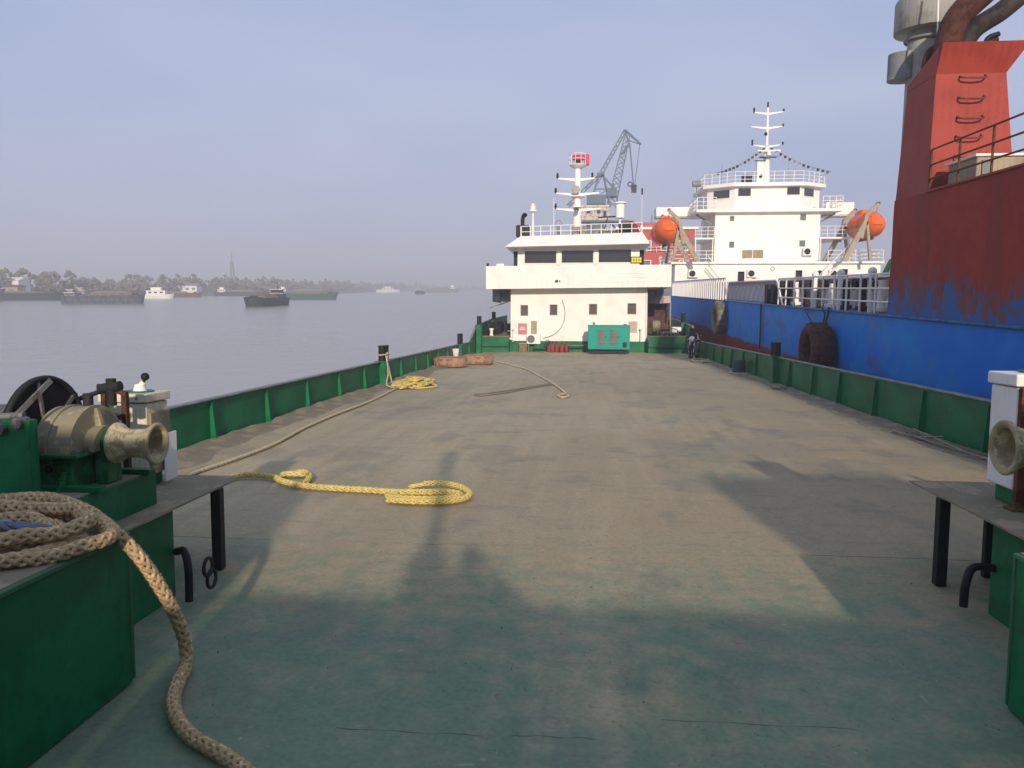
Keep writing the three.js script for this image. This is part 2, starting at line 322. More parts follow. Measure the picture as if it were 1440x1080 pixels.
// rust flakes, grit and splinters lying on the near deck
{
  const rr = rng(211), n = 2600, im = new THREE.InstancedMesh(new THREE.TetrahedronGeometry(1, 0), mat(1, 1, 1, 0.95), n), o = new THREE.Object3D(), tones = [[0.13, 0.07, 0.045], [0.30, 0.26, 0.19], [0.07, 0.065, 0.06], [0.42, 0.38, 0.30], [0.20, 0.13, 0.08]];
  for (let i = 0; i < n; i++) { const x = -5.6 + 11.6 * rr(), z = -2.6 - 13 * rr() * rr() - (rr() < 0.3 ? 3 * rr() : 0), s = 0.0025 + 0.007 * rr() * rr() * rr(); o.position.set(x, deckY(x, z) + s * 0.25, z); o.rotation.set(rr() * 6, rr() * 6, rr() * 6); o.scale.set(s * (0.7 + 1.4 * rr()), s * 0.5, s); o.updateMatrix(); im.setMatrixAt(i, o.matrix); im.setColorAt(i, col(...tones[Math.floor(rr() * 5)])); }
  im.name = 'deck_grit'; im.userData.kind = 'stuff'; im.castShadow = true; barge.add(im);
}
// dust that has drifted against the bulwarks
{
  for (const s of [-1, 1]) {
    const P = [], I = [], n = 260, rows = 6, rr = s < 0 ? 91 : 92;
    for (let i = 0; i <= n; i++) {
      const z = -5 - 38 * i / n, w = 0.35 + 0.75 * fbm(z * 0.55, 1, rr, 4) * (s < 0 ? 1 : 0.7), hh = 0.02 + 0.11 * fbm(z * 0.8, 5, rr, 4) * (s < 0 ? 1 : 0.5);
      for (let k = 0; k <= rows; k++) { const q = k / rows; P.push(s * (6.43 - w * q), 0.004 + hh * (1 - q) * (1 - q) * (0.8 + 0.4 * fbm(z * 4, q * 4, rr + 3, 3)) - (k === rows ? 0.03 : 0), z); }
    }
    for (let i = 0; i < n; i++) for (let k = 0; k < rows; k++) { const a = i * (rows + 1) + k, b = a + rows + 1; s < 0 ? I.push(a, a + 1, b, a + 1, b + 1, b) : I.push(a, b, a + 1, a + 1, b, b + 1); }
    const g = new THREE.BufferGeometry(); g.setAttribute('position', new THREE.Float32BufferAttribute(P, 3)); g.setIndex(I); g.computeVertexNormals();
    const o = mesh('drifted_dust', g, M.dust, barge); o.userData.kind = 'stuff';
  }
}
// bulwarks with their stays and capping
function bulwark(s, h) {
  const X = s * 6.48, b = grp('bulwark', barge), capM = M.grey;
  const n = 21, L = 47;
  for (let i = 0; i < n; i++) {                     // plates, each a little buckled
    const z1 = 3 - L * i / n, z0 = 3 - L * (i + 1) / n, g = new THREE.PlaneGeometry(L / n - 0.006, h, 8, 4).rotateY(-s * Math.PI / 2).translate(X, h / 2, (z0 + z1) / 2), p = g.attributes.position;
    for (let k = 0; k < p.count; k++) p.setX(k, X + (fbm(p.getZ(k) * 1.4, p.getY(k) * 2, 95 + s, 3) - 0.5) * 0.05);
    g.computeVertexNormals(); mesh('bulwark_plate', g, M.green, b);
  }
  mesh('capping', rbox(0.13, 0.035, L, X, h + 0.012, 3 - L / 2, 0.012), capM, b);
  mesh('outer_plate', bx(X + s * 0.045, X + s * 0.065, -0.2, h - 0.01, 3, -44), M.green, b);
  const st = prismZ(s < 0 ? [[X, 0], [X + 0.11, 0], [X + 0.05, h * 0.95], [X, h * 0.95]] : [[X, 0], [X, h * 0.95], [X - 0.06, h * 0.95], [X - 0.13, 0]], -0.008, 0.008); uvm(st, 2.5);
  for (let z = -1; z > -43.5; z -= 2.35) { const o = new THREE.Mesh(st, M.green); o.name = 'bulwark_stay'; o.position.z = z - 0.15 * R0(); o.castShadow = o.receiveShadow = true; b.add(o); }
  return b;
}
bulwark(-1, 0.74); bulwark(1, 0.88);
function bollard(X, z, y0, h = 0.5, base = 0.62) {
  const b = grp('bollard', barge, [X, 0, z]);
  mesh('bollard_base', [rbox(0.3, y0, base, 0, y0 / 2, 0, 0.015), box(0.44, 0.03, base + 0.1, 0, y0 + 0.015, 0)], M.green, b);
  for (const d of [-0.19, 0.19]) mesh('bollard_post', [cyl([0.0, y0 + 0.03, d], [0.0, y0 + h, d], 0.115, 0.115, 14), cyl([0, y0 + h, d], [0, y0 + h + 0.025, d], 0.14, 0.14, 14)], M.black, b);
}
bollard(-6.42, -24.4, 0.74); bollard(-6.42, -40, 0.74, 0.55); bollard(-6.3, -46.6, 1.7, 0.52); bollard(-6.3, -54.3, 2.02, 0.5);
bollard(6.42, -26.4, 0.9, 0.46); bollard(6.4, -50.4, 1.85, 0.6);
// raised quarters, their bulwarks, and the after deck
for (const s of [-1, 1]) {
  const xi = s < 0 ? -4.62 : 4.02, x0 = Math.min(s * 6.5, xi), x1 = Math.max(s * 6.5, xi), hq = s < 0 ? 0.98 : 1.04;
  const q = grp('quarter_deck', barge);
  mesh('quarter_deck_front', [bx(x0, x1, 0.0, 0.3, -47.9, -66), bx(x0, x1, 0.36, hq - 0.03, -47.75, -66), bx(x0, x1, 0.3, 0.36, -47.98, -66)], M.green, q);
  mesh('quarter_deck_top', bx(x0, x1, hq - 0.03, hq, -47.7, -66), M.dust, q);
  const B = [[-43.9, 0], [-66, 0], [-66, 2.3], [-55, 2.02], [-48, 1.72], [-47, 1.66], [-44.6, s < 0 ? 0.86 : 0.95], [-43.9, s < 0 ? 0.74 : 0.88]];
  mesh('quarter_bulwark', prismX(B, s < 0 ? -6.56 : 6.5, s < 0 ? -6.5 : 6.56), M.green, q);
  mesh('quarter_capping', [bar([s * 6.53, 1.68, -46.9], [s * 6.53, 2.04, -55], 0.12, 0.04), bar([s * 6.53, 2.04, -55], [s * 6.53, 2.32, -66], 0.12, 0.04), bar([s * 6.53, 0.92, -44.4], [s * 6.53, 1.68, -47], 0.12, 0.04)], M.grey, q);
}
mesh('after_deck', bx(-4.62, 4.02, -0.06, 0.0, -48.9, -66), M.dust, barge);

// deckhouse ------------------------------------------------------------
function windowSet(parent, rects, z, m = M.white, fr = 0.05, glassM = M.glass) {
  for (const [a, b, c, d] of rects) {
    const w = grp('window', parent);
    mesh('window_frame', prismZ([[a - fr, c - fr], [b + fr, c - fr], [b + fr, d + fr], [a - fr, d + fr]], z, z + 0.045, [[a, b, c, d]]), m, w);
    mesh('pane', bx(a - 0.01, b + 0.01, c - 0.01, d + 0.01, z - 0.10, z - 0.07), glassM, w);
  }
}
{
  const W4 = [[-3.94, -3.52, 2.31, 2.92], [-2.08, -1.66, 2.35, 2.96], [0.39, 0.84, 2.39, 3.0], [2.80, 3.28, 2.43, 3.05]];
  const h = grp('deckhouse', barge);
  mesh('house_wall', prismZ([[-4.6, 0.68], [4.0, 0.68], [4.0, 4.02], [-4.6, 4.02]], -49.12, -49, W4), M.white, h);
  mesh('house_wall', [bx(-4.6, -4.5, 0.68, 4.02, -49.12, -60), bx(3.9, 4.0, 0.68, 4.02, -49.12, -60), bx(-4.6, 4.0, 0.68, 4.02, -60, -60.1)], M.white, h);
  mesh('house_skirt', bx(-4.62, 4.02, 0, 0.68, -48.97, -60.1), M.green, h);
  windowSet(barge, W4, -49, M.grey, 0.03, M.curtain);
  mesh('corner_pipe', cyl([3.93, 0.7, -48.94], [3.93, 4.0, -48.94], 0.035, 0.035, 8), M.white, h);
  // bridge deck with its solid breastwork
  const b = grp('bridge_deck', barge);
  mesh('breastwork', [hull8([[-6.05, 3.92, -47.95], [5.33, 4.06, -47.95], [5.33, 4.06, -48.0], [-6.05, 3.92, -48.0], [-6.05, 5.33, -47.9], [5.33, 5.40, -47.9], [5.33, 5.40, -47.95], [-6.05, 5.33, -47.95]])], M.white, b);
  mesh('breastwork_side', [bx(-6.05, -6.0, 4.0, 5.33, -48.01, -51.5), bx(5.28, 5.33, 4.08, 5.4, -48.01, -51.5)], M.white, b);
  mesh('floor', [bx(-6.0, 5.28, 4.03, 4.13, -48.02, -57)], M.white, b);
  mesh('bracket', [prismX([[-48.1, 4.02], [-51, 4.02], [-51, 3.5]], -5.55, -5.45)], M.grey, b); mesh('bracket', [prismX([[-48.1, 4.02], [-51, 4.02], [-51, 3.5]], 4.75, 4.85)], M.grey, b);
  for (const y of [4.35, 4.62, 4.86]) mesh('swage', bx(-2.9 + y, 2.0 + y * 0.4, y, y + 0.018, -47.93 + 0.02 + (y - 4) * 0.03, -47.9), M.white, b);
  mesh('side_shelter', [bx(-6.0, -4.65, 3.2, 4.0, -51, -51.1), bx(-6.0, -5.95, 3.2, 4.0, -51, -56), bx(4.05, 5.2, 3.1, 4.0, -51, -51.1)], M.grey, b);
  mesh('side_stair', [bar([-5.0, 3.2, -51.2], [-6.2, 2.75, -50.6], 0.08, 0.06)], M.grey, b);
  mesh('floodlight', [box(0.16, 0.12, 0.1, -1.65, 4.42, -47.82), cyl([-1.5, 4.42, -47.8], [-1.42, 4.42, -47.8], 0.03)], M.black, b);
  mesh('side_lamp', [box(0.12, 0.16, 0.12, -5.95, 5.44, -48.1), box(0.02, 0.2, 0.3, -6.03, 5.44, -48.2)], M.black, b);
  mesh('locker', [rbox(0.5, 0.42, 0.4, -5.2, 5.3, -48.4, 0.05)], M.white, b);
  // illuminated-type sign board: black frame with yellow squares (not lit)
  const sg = grp('sign_board', barge);
  mesh('sign_back', rbox(0.72, 0.42, 0.06, 3.2, 5.68, -47.95, 0.015), M.black, sg);
  for (let i = 0; i < 4; i++) for (let j = 0; j < 2; j++) mesh('sign_square', box(0.125, 0.13, 0.012, 2.965 + i * 0.157, 5.6 + j * 0.165, -47.915), M.yellow, sg);
  // wheelhouse
  const W3 = [[-3.76, -1.75, 5.62, 6.38], [-1.40, 0.59, 5.64, 6.41], [0.94, 2.96, 5.66, 6.46]], w = grp('wheelhouse', barge);
  mesh('wheelhouse_wall', prismZ([[-4.22, 4.13], [3.5, 4.13], [3.5, 6.72], [-4.22, 6.62]], -49.6, -49.5, W3), M.white, w);
  mesh('wheelhouse_wall', [bx(-4.22, -4.12, 4.13, 6.62, -49.6, -55), bx(3.4, 3.5, 4.13, 6.7, -49.6, -55), bx(-4.22, 3.5, 4.13, 6.62, -55, -55.1)], M.white, w);
  windowSet(barge, W3, -49.5, M.white, 0.06);
  for (const x of [-1.575, 0.765]) mesh('mullion', bx(x - 0.1, x + 0.1, 5.5, 6.5, -49.44, -49.40), M.white, w);
  mesh('wing_door', [bx(-4.5, -4.26, 4.6, 6.4, -49.9, -50.1)], M.black, w); mesh('wing_door', [bx(3.54, 3.8, 4.6, 6.45, -49.9, -50.1)], M.black, w);
  const r = grp('wheelhouse_roof', barge);
  mesh('roof_visor', hull8([[-4.85, 6.60, -48.3], [4.0, 6.76, -48.3], [4.2, 6.76, -56], [-4.85, 6.6, -56], [-4.0, 7.28, -49.1], [3.62, 7.48, -49.1], [3.62, 7.48, -55.5], [-4.0, 7.28, -55.5]]), M.white, r);
  mesh('roof_edge', hull8([[-4.88, 6.55, -48.27], [4.03, 6.71, -48.27], [4.2, 6.71, -56], [-4.88, 6.55, -56], [-4.88, 6.597, -48.27], [4.03, 6.757, -48.27], [4.2, 6.757, -56], [-4.88, 6.597, -56]]), M.white, r);
  railing(barge, M.white, [[-4.0, 7.28, -55.2], [-4.0, 7.28, -49.2], [3.6, 7.46, -49.2], [3.6, 7.46, -55.2]], { h: 0.62, rails: 2, gap: 0.62, r: 0.028, name: 'roof_railing' });
}
{ // signal mast and roof gear
  const m = grp('mast', barge, [-0.46, 0, -51]);
  mesh('mast_pole', [cyl([0, 7.3, 0], [0, 9.6, 0], 0.30, 0.24, 16), cyl([0, 9.6, 0], [0, 11.9, 0], 0.22, 0.19, 16)], M.white, m);
  for (const [y, a, b] of [[11.14, -1.25, 1.1], [10.2, -1.36, 1.4], [9.2, -1.36, 1.5]]) {
    for (const e of [a, b]) mesh('crossarm', hull8([[0, y - 0.2, -0.08], [e, y - 0.02, -0.05], [e, y - 0.02, 0.05], [0, y - 0.2, 0.08], [0, y, -0.08], [e, y + 0.06, -0.05], [e, y + 0.06, 0.05], [0, y, 0.08]].map(p => p)), M.white, m);
    mesh('signal_lamp', [cyl([a - 0.05, y + 0.03, 0], [a - 0.05, y + 0.36, 0], 0.07, 0.07, 10), cyl([a - 0.05, y + 0.15, 0], [a - 0.05, y + 0.2, 0], 0.1, 0.1, 10)], M.black, m);
  }
  mesh('signal_lamp', cyl([0.95, 11.2, 0], [0.95, 11.5, 0], 0.07, 0.07, 10), M.black, m);
  mesh('searchlight', [lathe([[0.0, -0.16], [0.2, -0.14], [0.26, 0.12], [0.24, 0.14], [0, 0.12]], 'z', -0.1, 10.36, 0.42)], M.greyVent, m);
  mesh('lamp_shelf', [box(0.9, 0.05, 0.7, 0, 9.98, 0.15), box(0.5, 0.04, 0.5, 0.0, 9.3, 0.2)], M.white, m);
  mesh('horn', [lathe([[0.05, 0], [0.07, 0.3], [0.17, 0.45]], 'z', -0.05, 9.05, 0.3, 14)], M.grey, m);
  const t = grp('radar_platform', barge, [-0.43, 11.75, -51]);
  mesh('platform_dish', lathe([[0.0, 0.0], [0.25, 0.02], [0.58, 0.22], [0.58, 0.27], [0.0, 0.27]], 'y', 0, 0, 0, 20), M.white, t);
  for (let i = 0; i < 10; i++) { const a = i / 10 * 6.283; mesh('cage_post', cyl([0.56 * Math.cos(a), 0.27, 0.56 * Math.sin(a)], [0.56 * Math.cos(a), 0.92, 0.56 * Math.sin(a)], 0.017, 0.017, 5), M.white, t); }
  mesh('cage_ring', [tor(0.56, 0.018, 'y', 0, 0.6, 0, 24, 5)], M.white, t); mesh('cage_ring', [tor(0.56, 0.018, 'y', 0, 0.92, 0, 24, 5)], M.white, t);
  mesh('radar_drive', rbox(0.34, 0.3, 0.34, 0, 0.45, 0, 0.04), M.dark, t);
  mesh('radar_scanner', [rbox(1.0, 0.32, 0.3, 0.12, 0.72, 0.05, 0.08, 3), rbox(0.3, 0.66, 0.34, 0.55, 0.55, 0.1, 0.06)], M.radarRed, t);
  const f = grp('roof_fittings', barge);
  mesh('lamp_post', [cyl([-3.28, 7.3, -50], [-3.28, 8.95, -50], 0.07, 0.06, 8), cyl([-3.28, 8.92, -50], [-3.28, 9.0, -50], 0.28, 0.28, 12), cyl([-3.28, 9.0, -50], [-3.28, 9.25, -50], 0.17, 0.2, 12), sph(0.12, -3.28, 9.34, -50)], M.white, f);
  mesh('whip_aerial', cyl([-1.95, 7.3, -50.5], [-1.97, 9.85, -50.5], 0.03, 0.018, 6), M.white, f);
  mesh('whip_aerial', cyl([3.68, 7.3, -50.5], [3.66, 10.2, -50.5], 0.02, 0.012, 6), M.white, f); mesh('aerial_tip', cyl([3.66, 10.0, -50.5], [3.66, 10.4, -50.5], 0.05, 0.05, 8), M.black, f);
  mesh('compass_stand', [cyl([2.3, 7.4, -51], [2.3, 8.7, -51], 0.07, 0.07, 8), cyl([2.3, 8.6, -51], [2.3, 9.52, -51], 0.29, 0.29, 16), cyl([2.3, 9.52, -51], [2.3, 9.6, -51], 0.42, 0.4, 16)], M.white, f);
  mesh('dark_bracket', [bar([0.9, 8.65, -51], [2.4, 8.72, -51], 0.09), bar([1.2, 7.5, -51], [1.5, 8.6, -51], 0.08), bar([2.2, 8.1, -50.8], [2.9, 8.2, -50.8], 0.16)], M.dark, f);
  mesh('engine_vent', [rbox(0.85, 0.75, 0.6, -3.95, 7.72, -50.3, 0.06), tube([[-3.95, 7.9, -50.2], [-3.95, 8.5, -50.2], [-3.85, 8.75, -50.1], [-3.75, 8.7, -50.0]], 0.13, 14, 10)], M.black, f);
  mesh('fog_bell', [tor(0.2, 0.03, 'z', -1.65, 8.2, -50.4), cyl([-1.65, 7.3, -50.4], [-1.65, 8.02, -50.4], 0.12, 0.1, 10)], M.grey, f);
  mesh('equipment_locker', [rbox(1.0, 0.5, 0.6, -0.3, 7.7, -50.2, 0.03), rbox(0.6, 0.4, 0.5, 0.9, 7.68, -50.2, 0.03), rbox(0.9, 0.36, 0.5, 1.6, 7.66, -50.6, 0.03)], M.steel, f);
  mesh('red_cowl', [lathe([[0.62, 0], [0.6, 0.3], [0.45, 0.72], [0.2, 0.98], [0, 1.02]], 'y', 3.0, 7.48, -51.5, 14)], mat(0.30, 0.03, 0.05, 0.6, { map: rustT, tile: 1 }), f);
  mesh('dark_winch', [rbox(0.9, 0.6, 0.6, 2.7, 7.72, -50.6, 0.05), cyl([2.4, 7.9, -50.2], [3.1, 7.9, -50.2], 0.22, 0.22, 12)], M.dark, f);
  // wall fittings
  const wf = grp('wall_fittings', barge);
  mesh('wall_cable', tube([[-1.35, 3.3, -48.96], [-1.22, 2.9, -48.95], [-1.15, 2.35, -48.95], [-1.3, 1.7, -48.95], [-1.75, 1.15, -48.94], [-2.5, 0.85, -48.93]], 0.022, 40, 6), M.grey, wf);
  for (const [x, y] of [[-4.42, 0.62], [3.6, 0.66]]) mesh('mooring_pin', [cyl([x, y, -48.75], [x, y + 0.75, -48.75], 0.035, 0.035, 7), sph(0.09, x, y + 0.8, -48.75), bar([x, y + 0.05, -48.75], [x, y + 0.05, -49], 0.04)], M.white, wf);
  mesh('hull_light', bar([-4.9, 0.92, -48.7], [-4.45, 0.78, -48.7], 0.1), M.white, wf);
  const n1 = mesh('notice_board', rbox(0.56, 0.7, 0.03, -3.84, 1.44, -48.98, 0.01), M.redSign, barge); n1.userData.label = 'small red notice board with white lettering band';
  mesh('notice_print', [box(0.34, 0.07, 0.008, -3.84, 1.42, -48.958), box(0.26, 0.04, 0.008, -3.84, 1.55, -48.958)], M.white, n1);
  mesh('notice_board', rbox(0.54, 0.7, 0.03, 3.13, 1.59, -48.98, 0.01), M.pink, barge).userData.label = 'faded pink notice board';
  mesh('cable_trunk', rbox(0.34, 0.85, 0.2, -3.1, 1.53, -48.88, 0.02), M.tan, barge);
}
{ // air conditioner on the wall foot
  const a = thing('air_conditioner', 'white outdoor air conditioner unit at the foot of the barge deckhouse wall', 'air conditioner', [-3.1, 0.5, -48.6]);
  mesh('casing', rbox(0.86, 0.62, 0.34, 0, 0.31, 0, 0.03), M.white, a);
  mesh('fan_grille', [tor(0.22, 0.03, 'z', -0.16, 0.31, 0.18, 20, 6), tor(0.12, 0.02, 'z', -0.16, 0.31, 0.185, 16, 5), cyl([-0.16, 0.31, 0.165], [-0.16, 0.31, 0.185], 0.06)], M.grey, a);
  mesh('fan_well', cyl([-0.16, 0.31, 0.16], [-0.16, 0.31, 0.174], 0.22, 0.22, 20), M.tealDark, a);
  mesh('bracket', [bx(-0.35, -0.3, -0.5, 0, -0.15, 0.15), bx(0.3, 0.35, -0.5, 0, -0.15, 0.15)], M.grey, a);
  aboard(a);
}
{ // clutter by the skirt
  const c = thing('brown_crate', 'brown box standing at the deckhouse corner below the red notice board', 'box', [-3.75, 0, -48.4]);
  mesh('crate_body', [rbox(0.5, 0.5, 0.4, 0, 0.25, 0, 0.02)], mat(0.30, 0.19, 0.11, 0.85, { map: dirtT, tile: 0.6 }), c); mesh('lid', rbox(0.54, 0.05, 0.44, 0, 0.53, 0, 0.015), M.tan, c); aboard(c);
  const p = thing('green_pump', 'small green pump with dark pipework on deck by the air conditioner', 'pump', [-2.75, 0, -48.3]);
  mesh('pump_body', [lathe([[0, -0.3], [0.16, -0.28], [0.18, 0.1], [0.12, 0.3], [0, 0.3]], 'x', 0, 0.3, 0, 14), box(0.6, 0.08, 0.3, 0, 0.05, 0)], M.greenWind, p);
  mesh('pipework', [tube([[0.3, 0.3, 0], [0.5, 0.35, 0], [0.55, 0.6, 0]], 0.05, 10, 8), tor(0.14, 0.02, 'z', 0.55, 0.62, 0.05)], M.dark, p); aboard(p);
  const proto = thing('fire_extinguisher', 'red fire extinguisher in the row standing along the deckhouse skirt', 'extinguisher', [-1.9, 0, -48.3], 0, 'extinguishers by the deckhouse');
  mesh('bottle', lathe([[0, 0], [0.13, 0], [0.14, 0.05], [0.14, 0.42], [0.08, 0.54], [0.03, 0.56], [0, 0.56]], 'y', 0, 0, 0, 14), mat(0.30, 0.05, 0.055, 0.6, { map: rustT, tile: 0.3 }), proto);
  mesh('valve', [cyl([0, 0.56, 0], [0, 0.63, 0], 0.035), bar([-0.02, 0.63, 0], [0.12, 0.66, 0], 0.025)], M.black, proto);
  [[-1.62, -48.35], [-1.3, -48.25], [-1.02, -48.4], [-2.12, -48.45]].forEach(([x, z]) => aboard(copy(proto, [x, 0, z], x * 9))); aboard(proto);
  const t2 = thing('steel_pipe', 'pale steel pipe on low chocks in front of the green deckhouse skirt', 'pipe', [-0.3, 0, -48.35]);
  mesh('pipe_body', cyl([-0.8, 0.42, 0], [0.55, 0.42, 0], 0.05, 0.05, 10), M.steel, t2); mesh('chock', [box(0.08, 0.38, 0.2, -0.6, 0.19, 0)], M.dark, t2); mesh('chock', [box(0.08, 0.38, 0.2, 0.4, 0.19, 0)], M.dark, t2); aboard(t2);
}
{ // generator set
  const g = thing('generator_set', 'turquoise silent generator set standing before the white deckhouse', 'generator', [1.55, 0, -47.1]);
  mesh('canopy', [rbox(2.5, 1.42, 1.1, 0, 0.97, 0, 0.04)], M.teal, g);
  mesh('roof_lip', [rbox(2.54, 0.07, 1.16, 0, 1.7, 0, 0.02)], M.teal, g);
  mesh('skid', [box(2.45, 0.16, 0.14, 0, 0.12, 0.45), box(2.45, 0.16, 0.14, 0, 0.12, -0.45), box(0.3, 0.08, 1.1, -0.9, 0.04, 0), box(0.3, 0.08, 1.1, 0.9, 0.04, 0)], M.dark, g);
  for (const x of [-0.45, 0.28]) {
    const d = grp('louvre_door', g, [x, 0, 0.56]);
    mesh('door_panel', rbox(0.64, 1.2, 0.03, 0, 1.0, 0, 0.01), M.teal, d);
    mesh('louvre_back', box(0.46, 0.96, 0.02, 0, 1.02, 0.014), M.tealDark, d);
    for (let i = 0; i < 11; i++) mesh('louvre', box(0.46, 0.012, 0.05, 0, 0.58 + i * 0.088, 0.035, 0.6), M.grey, d);
    mesh('door_handle', box(0.04, 0.14, 0.04, 0.27, 1.02, 0.035), M.black, d);
  }
  mesh('control_panel', [rbox(0.24, 0.3, 0.04, 0.95, 0.55, 0.56, 0.01)], M.dark, g);
  mesh('exhaust', [cyl([-0.9, 1.72, 0], [-0.9, 1.9, 0], 0.06), cyl([1.0, 1.72, -0.2], [1.0, 1.8, -0.2], 0.1)], M.steel, g);
  aboard(g);
}
// gear on the quarters
function tyre(R, w, m, n = 34, tread = true) {      // axis along x; lugs on the tread
  const hw = w / 2, prof = [[R * 0.52, -hw * 0.75], [R * 0.6, -hw], [R * 0.80, -hw], [R * 0.90, -hw * 0.92], [R * 0.965, -hw * 0.72], [R, -hw * 0.4], [R, hw * 0.4], [R * 0.965, hw * 0.72], [R * 0.90, hw * 0.92], [R * 0.80, hw], [R * 0.6, hw], [R * 0.52, hw * 0.75], [R * 0.52, -hw * 0.75]];
  const list = [lathe(prof, 'x', 0, 0, 0, n)];
  return { body: list, lugs: tread ? Array.from({ length: n }, (_, i) => { const a = i / n * Math.PI * 2, s = i % 2 ? 1 : -1; return box(w * 0.36, R * 0.05, R * 0.11, s * w * 0.19, R * 0.995, 0).applyMatrix4(new THREE.Matrix4().makeRotationX(a)); }) : [] };
}
{
  const t0 = thing('old_tyre', 'old black tyre standing in the row against the port quarter bulwark', 'tyre', [-6.1, 1.42, -50.2], 0, 'tyres along the quarter bulwark');
  const q = tyre(0.45, 0.24, M.rubber, 26); mesh('carcass', q.body, M.rubber, t0); const l = mesh('tread_lugs', q.lugs, M.rubber, t0); l.userData.kind = 'stuff';
  for (let i = 1; i < 8; i++) aboard(copy(t0, [-6.1 + 0.1 * Math.sin(i * 3), 1.42, -50.2 - i * 0.95], 0.35 * Math.sin(i * 5)));
  aboard(t0);
  const w = thing('mooring_winch', 'dark rusty mooring winch on the raised quarter by the stacked tyres', 'winch', [-5.1, 0.98, -55.5]);
  mesh('bedplate', box(1.3, 0.14, 0.9, 0, 0.07, 0), M.rust, w); mesh('drum', [cyl([-0.4, 0.5, 0], [0.4, 0.5, 0], 0.26, 0.26, 18)], M.rust, w);
  mesh('flange', cyl([-0.46, 0.5, 0], [-0.4, 0.5, 0], 0.46, 0.46, 22), M.dark, w); mesh('flange', cyl([0.4, 0.5, 0], [0.46, 0.5, 0], 0.46, 0.46, 22), M.dark, w); mesh('motor', [cyl([0.5, 0.45, 0], [0.85, 0.45, 0], 0.2, 0.2, 14)], M.greyVent, w); aboard(w);
  const f = thing('white_fairlead', 'small white fairlead roller at the edge of the raised port quarter', 'fairlead', [-5.75, 0.98, -48.3]);
  mesh('roller', lathe([[0.16, 0], [0.1, 0.12], [0.08, 0.3], [0.14, 0.45], [0.14, 0.5], [0, 0.5]], 'y', 0, 0, 0, 14), M.white, f); mesh('base_plate', box(0.5, 0.04, 0.4, 0, 0.02, 0), M.rust, f); aboard(f);
  const s = thing('stern_windlass', 'dusty stern windlass with white motor on the raised starboard quarter', 'windlass', [5.2, 1.04, -50.5]);
  mesh('bedplate', box(1.9, 0.12, 1.2, 0, 0.06, 0), M.dark, s); mesh('gearbox', [lathe([[0, -0.25], [0.42, -0.25], [0.46, -0.2], [0.46, 0.2], [0.42, 0.25], [0, 0.25]], 'x', -0.5, 0.5, 0, 20)], M.beige, s);
  mesh('rope_drum', [cyl([-0.2, 0.5, 0], [0.3, 0.5, 0], 0.25, 0.25, 16), cyl([0.3, 0.5, 0], [0.35, 0.5, 0], 0.5, 0.5, 20)], M.rust, s);
  mesh('motor', [rbox(0.35, 0.4, 0.35, 0.62, 0.36, 0.3, 0.05), cyl([0.8, 0.4, 0.3], [1.05, 0.4, 0.3], 0.16, 0.16, 12)], M.white, s); aboard(s);
  const p = thing('winch_shelter', 'dark shelter post and awning behind the starboard quarter windlass', 'shelter', [5.2, 1.04, -53]);
  mesh('roof', rbox(1.6, 0.5, 1.6, -0.2, 2.35, 0, 0.03), M.pink, p); mesh('back_panel', box(1.5, 2.1, 0.05, -0.2, 1.05, -0.6), mat(0.10, 0.055, 0.04, 0.9, { map: rustT, tile: 1 }), p);
  for (const x of [-0.95, 0.6]) mesh('post', box(0.08, 2.1, 0.08, x, 1.05, 0.6), M.tan, p); aboard(p);
  const n = thing('net_frame', 'pale wire frame trolley standing on the raised starboard quarter edge', 'frame', [5.2, 1.04, -48.2]);
  mesh('frame_bars', [tube([[-0.6, 0.05, 0], [-0.55, 0.4, 0], [0, 0.48, 0], [0.55, 0.4, 0], [0.7, 0.1, 0]], 0.03, 20, 6), bar([-0.5, 0.25, 0.1], [0.6, 0.22, 0.1], 0.04)], M.tan, n);
  mesh('hoop', tor(0.3, 0.03, 'z', -0.1, 0.0, 0.35), M.tan, n); mesh('hoop', tor(0.24, 0.02, 'z', 0.15, 0.02, 0.38), M.tan, n); aboard(n);
}
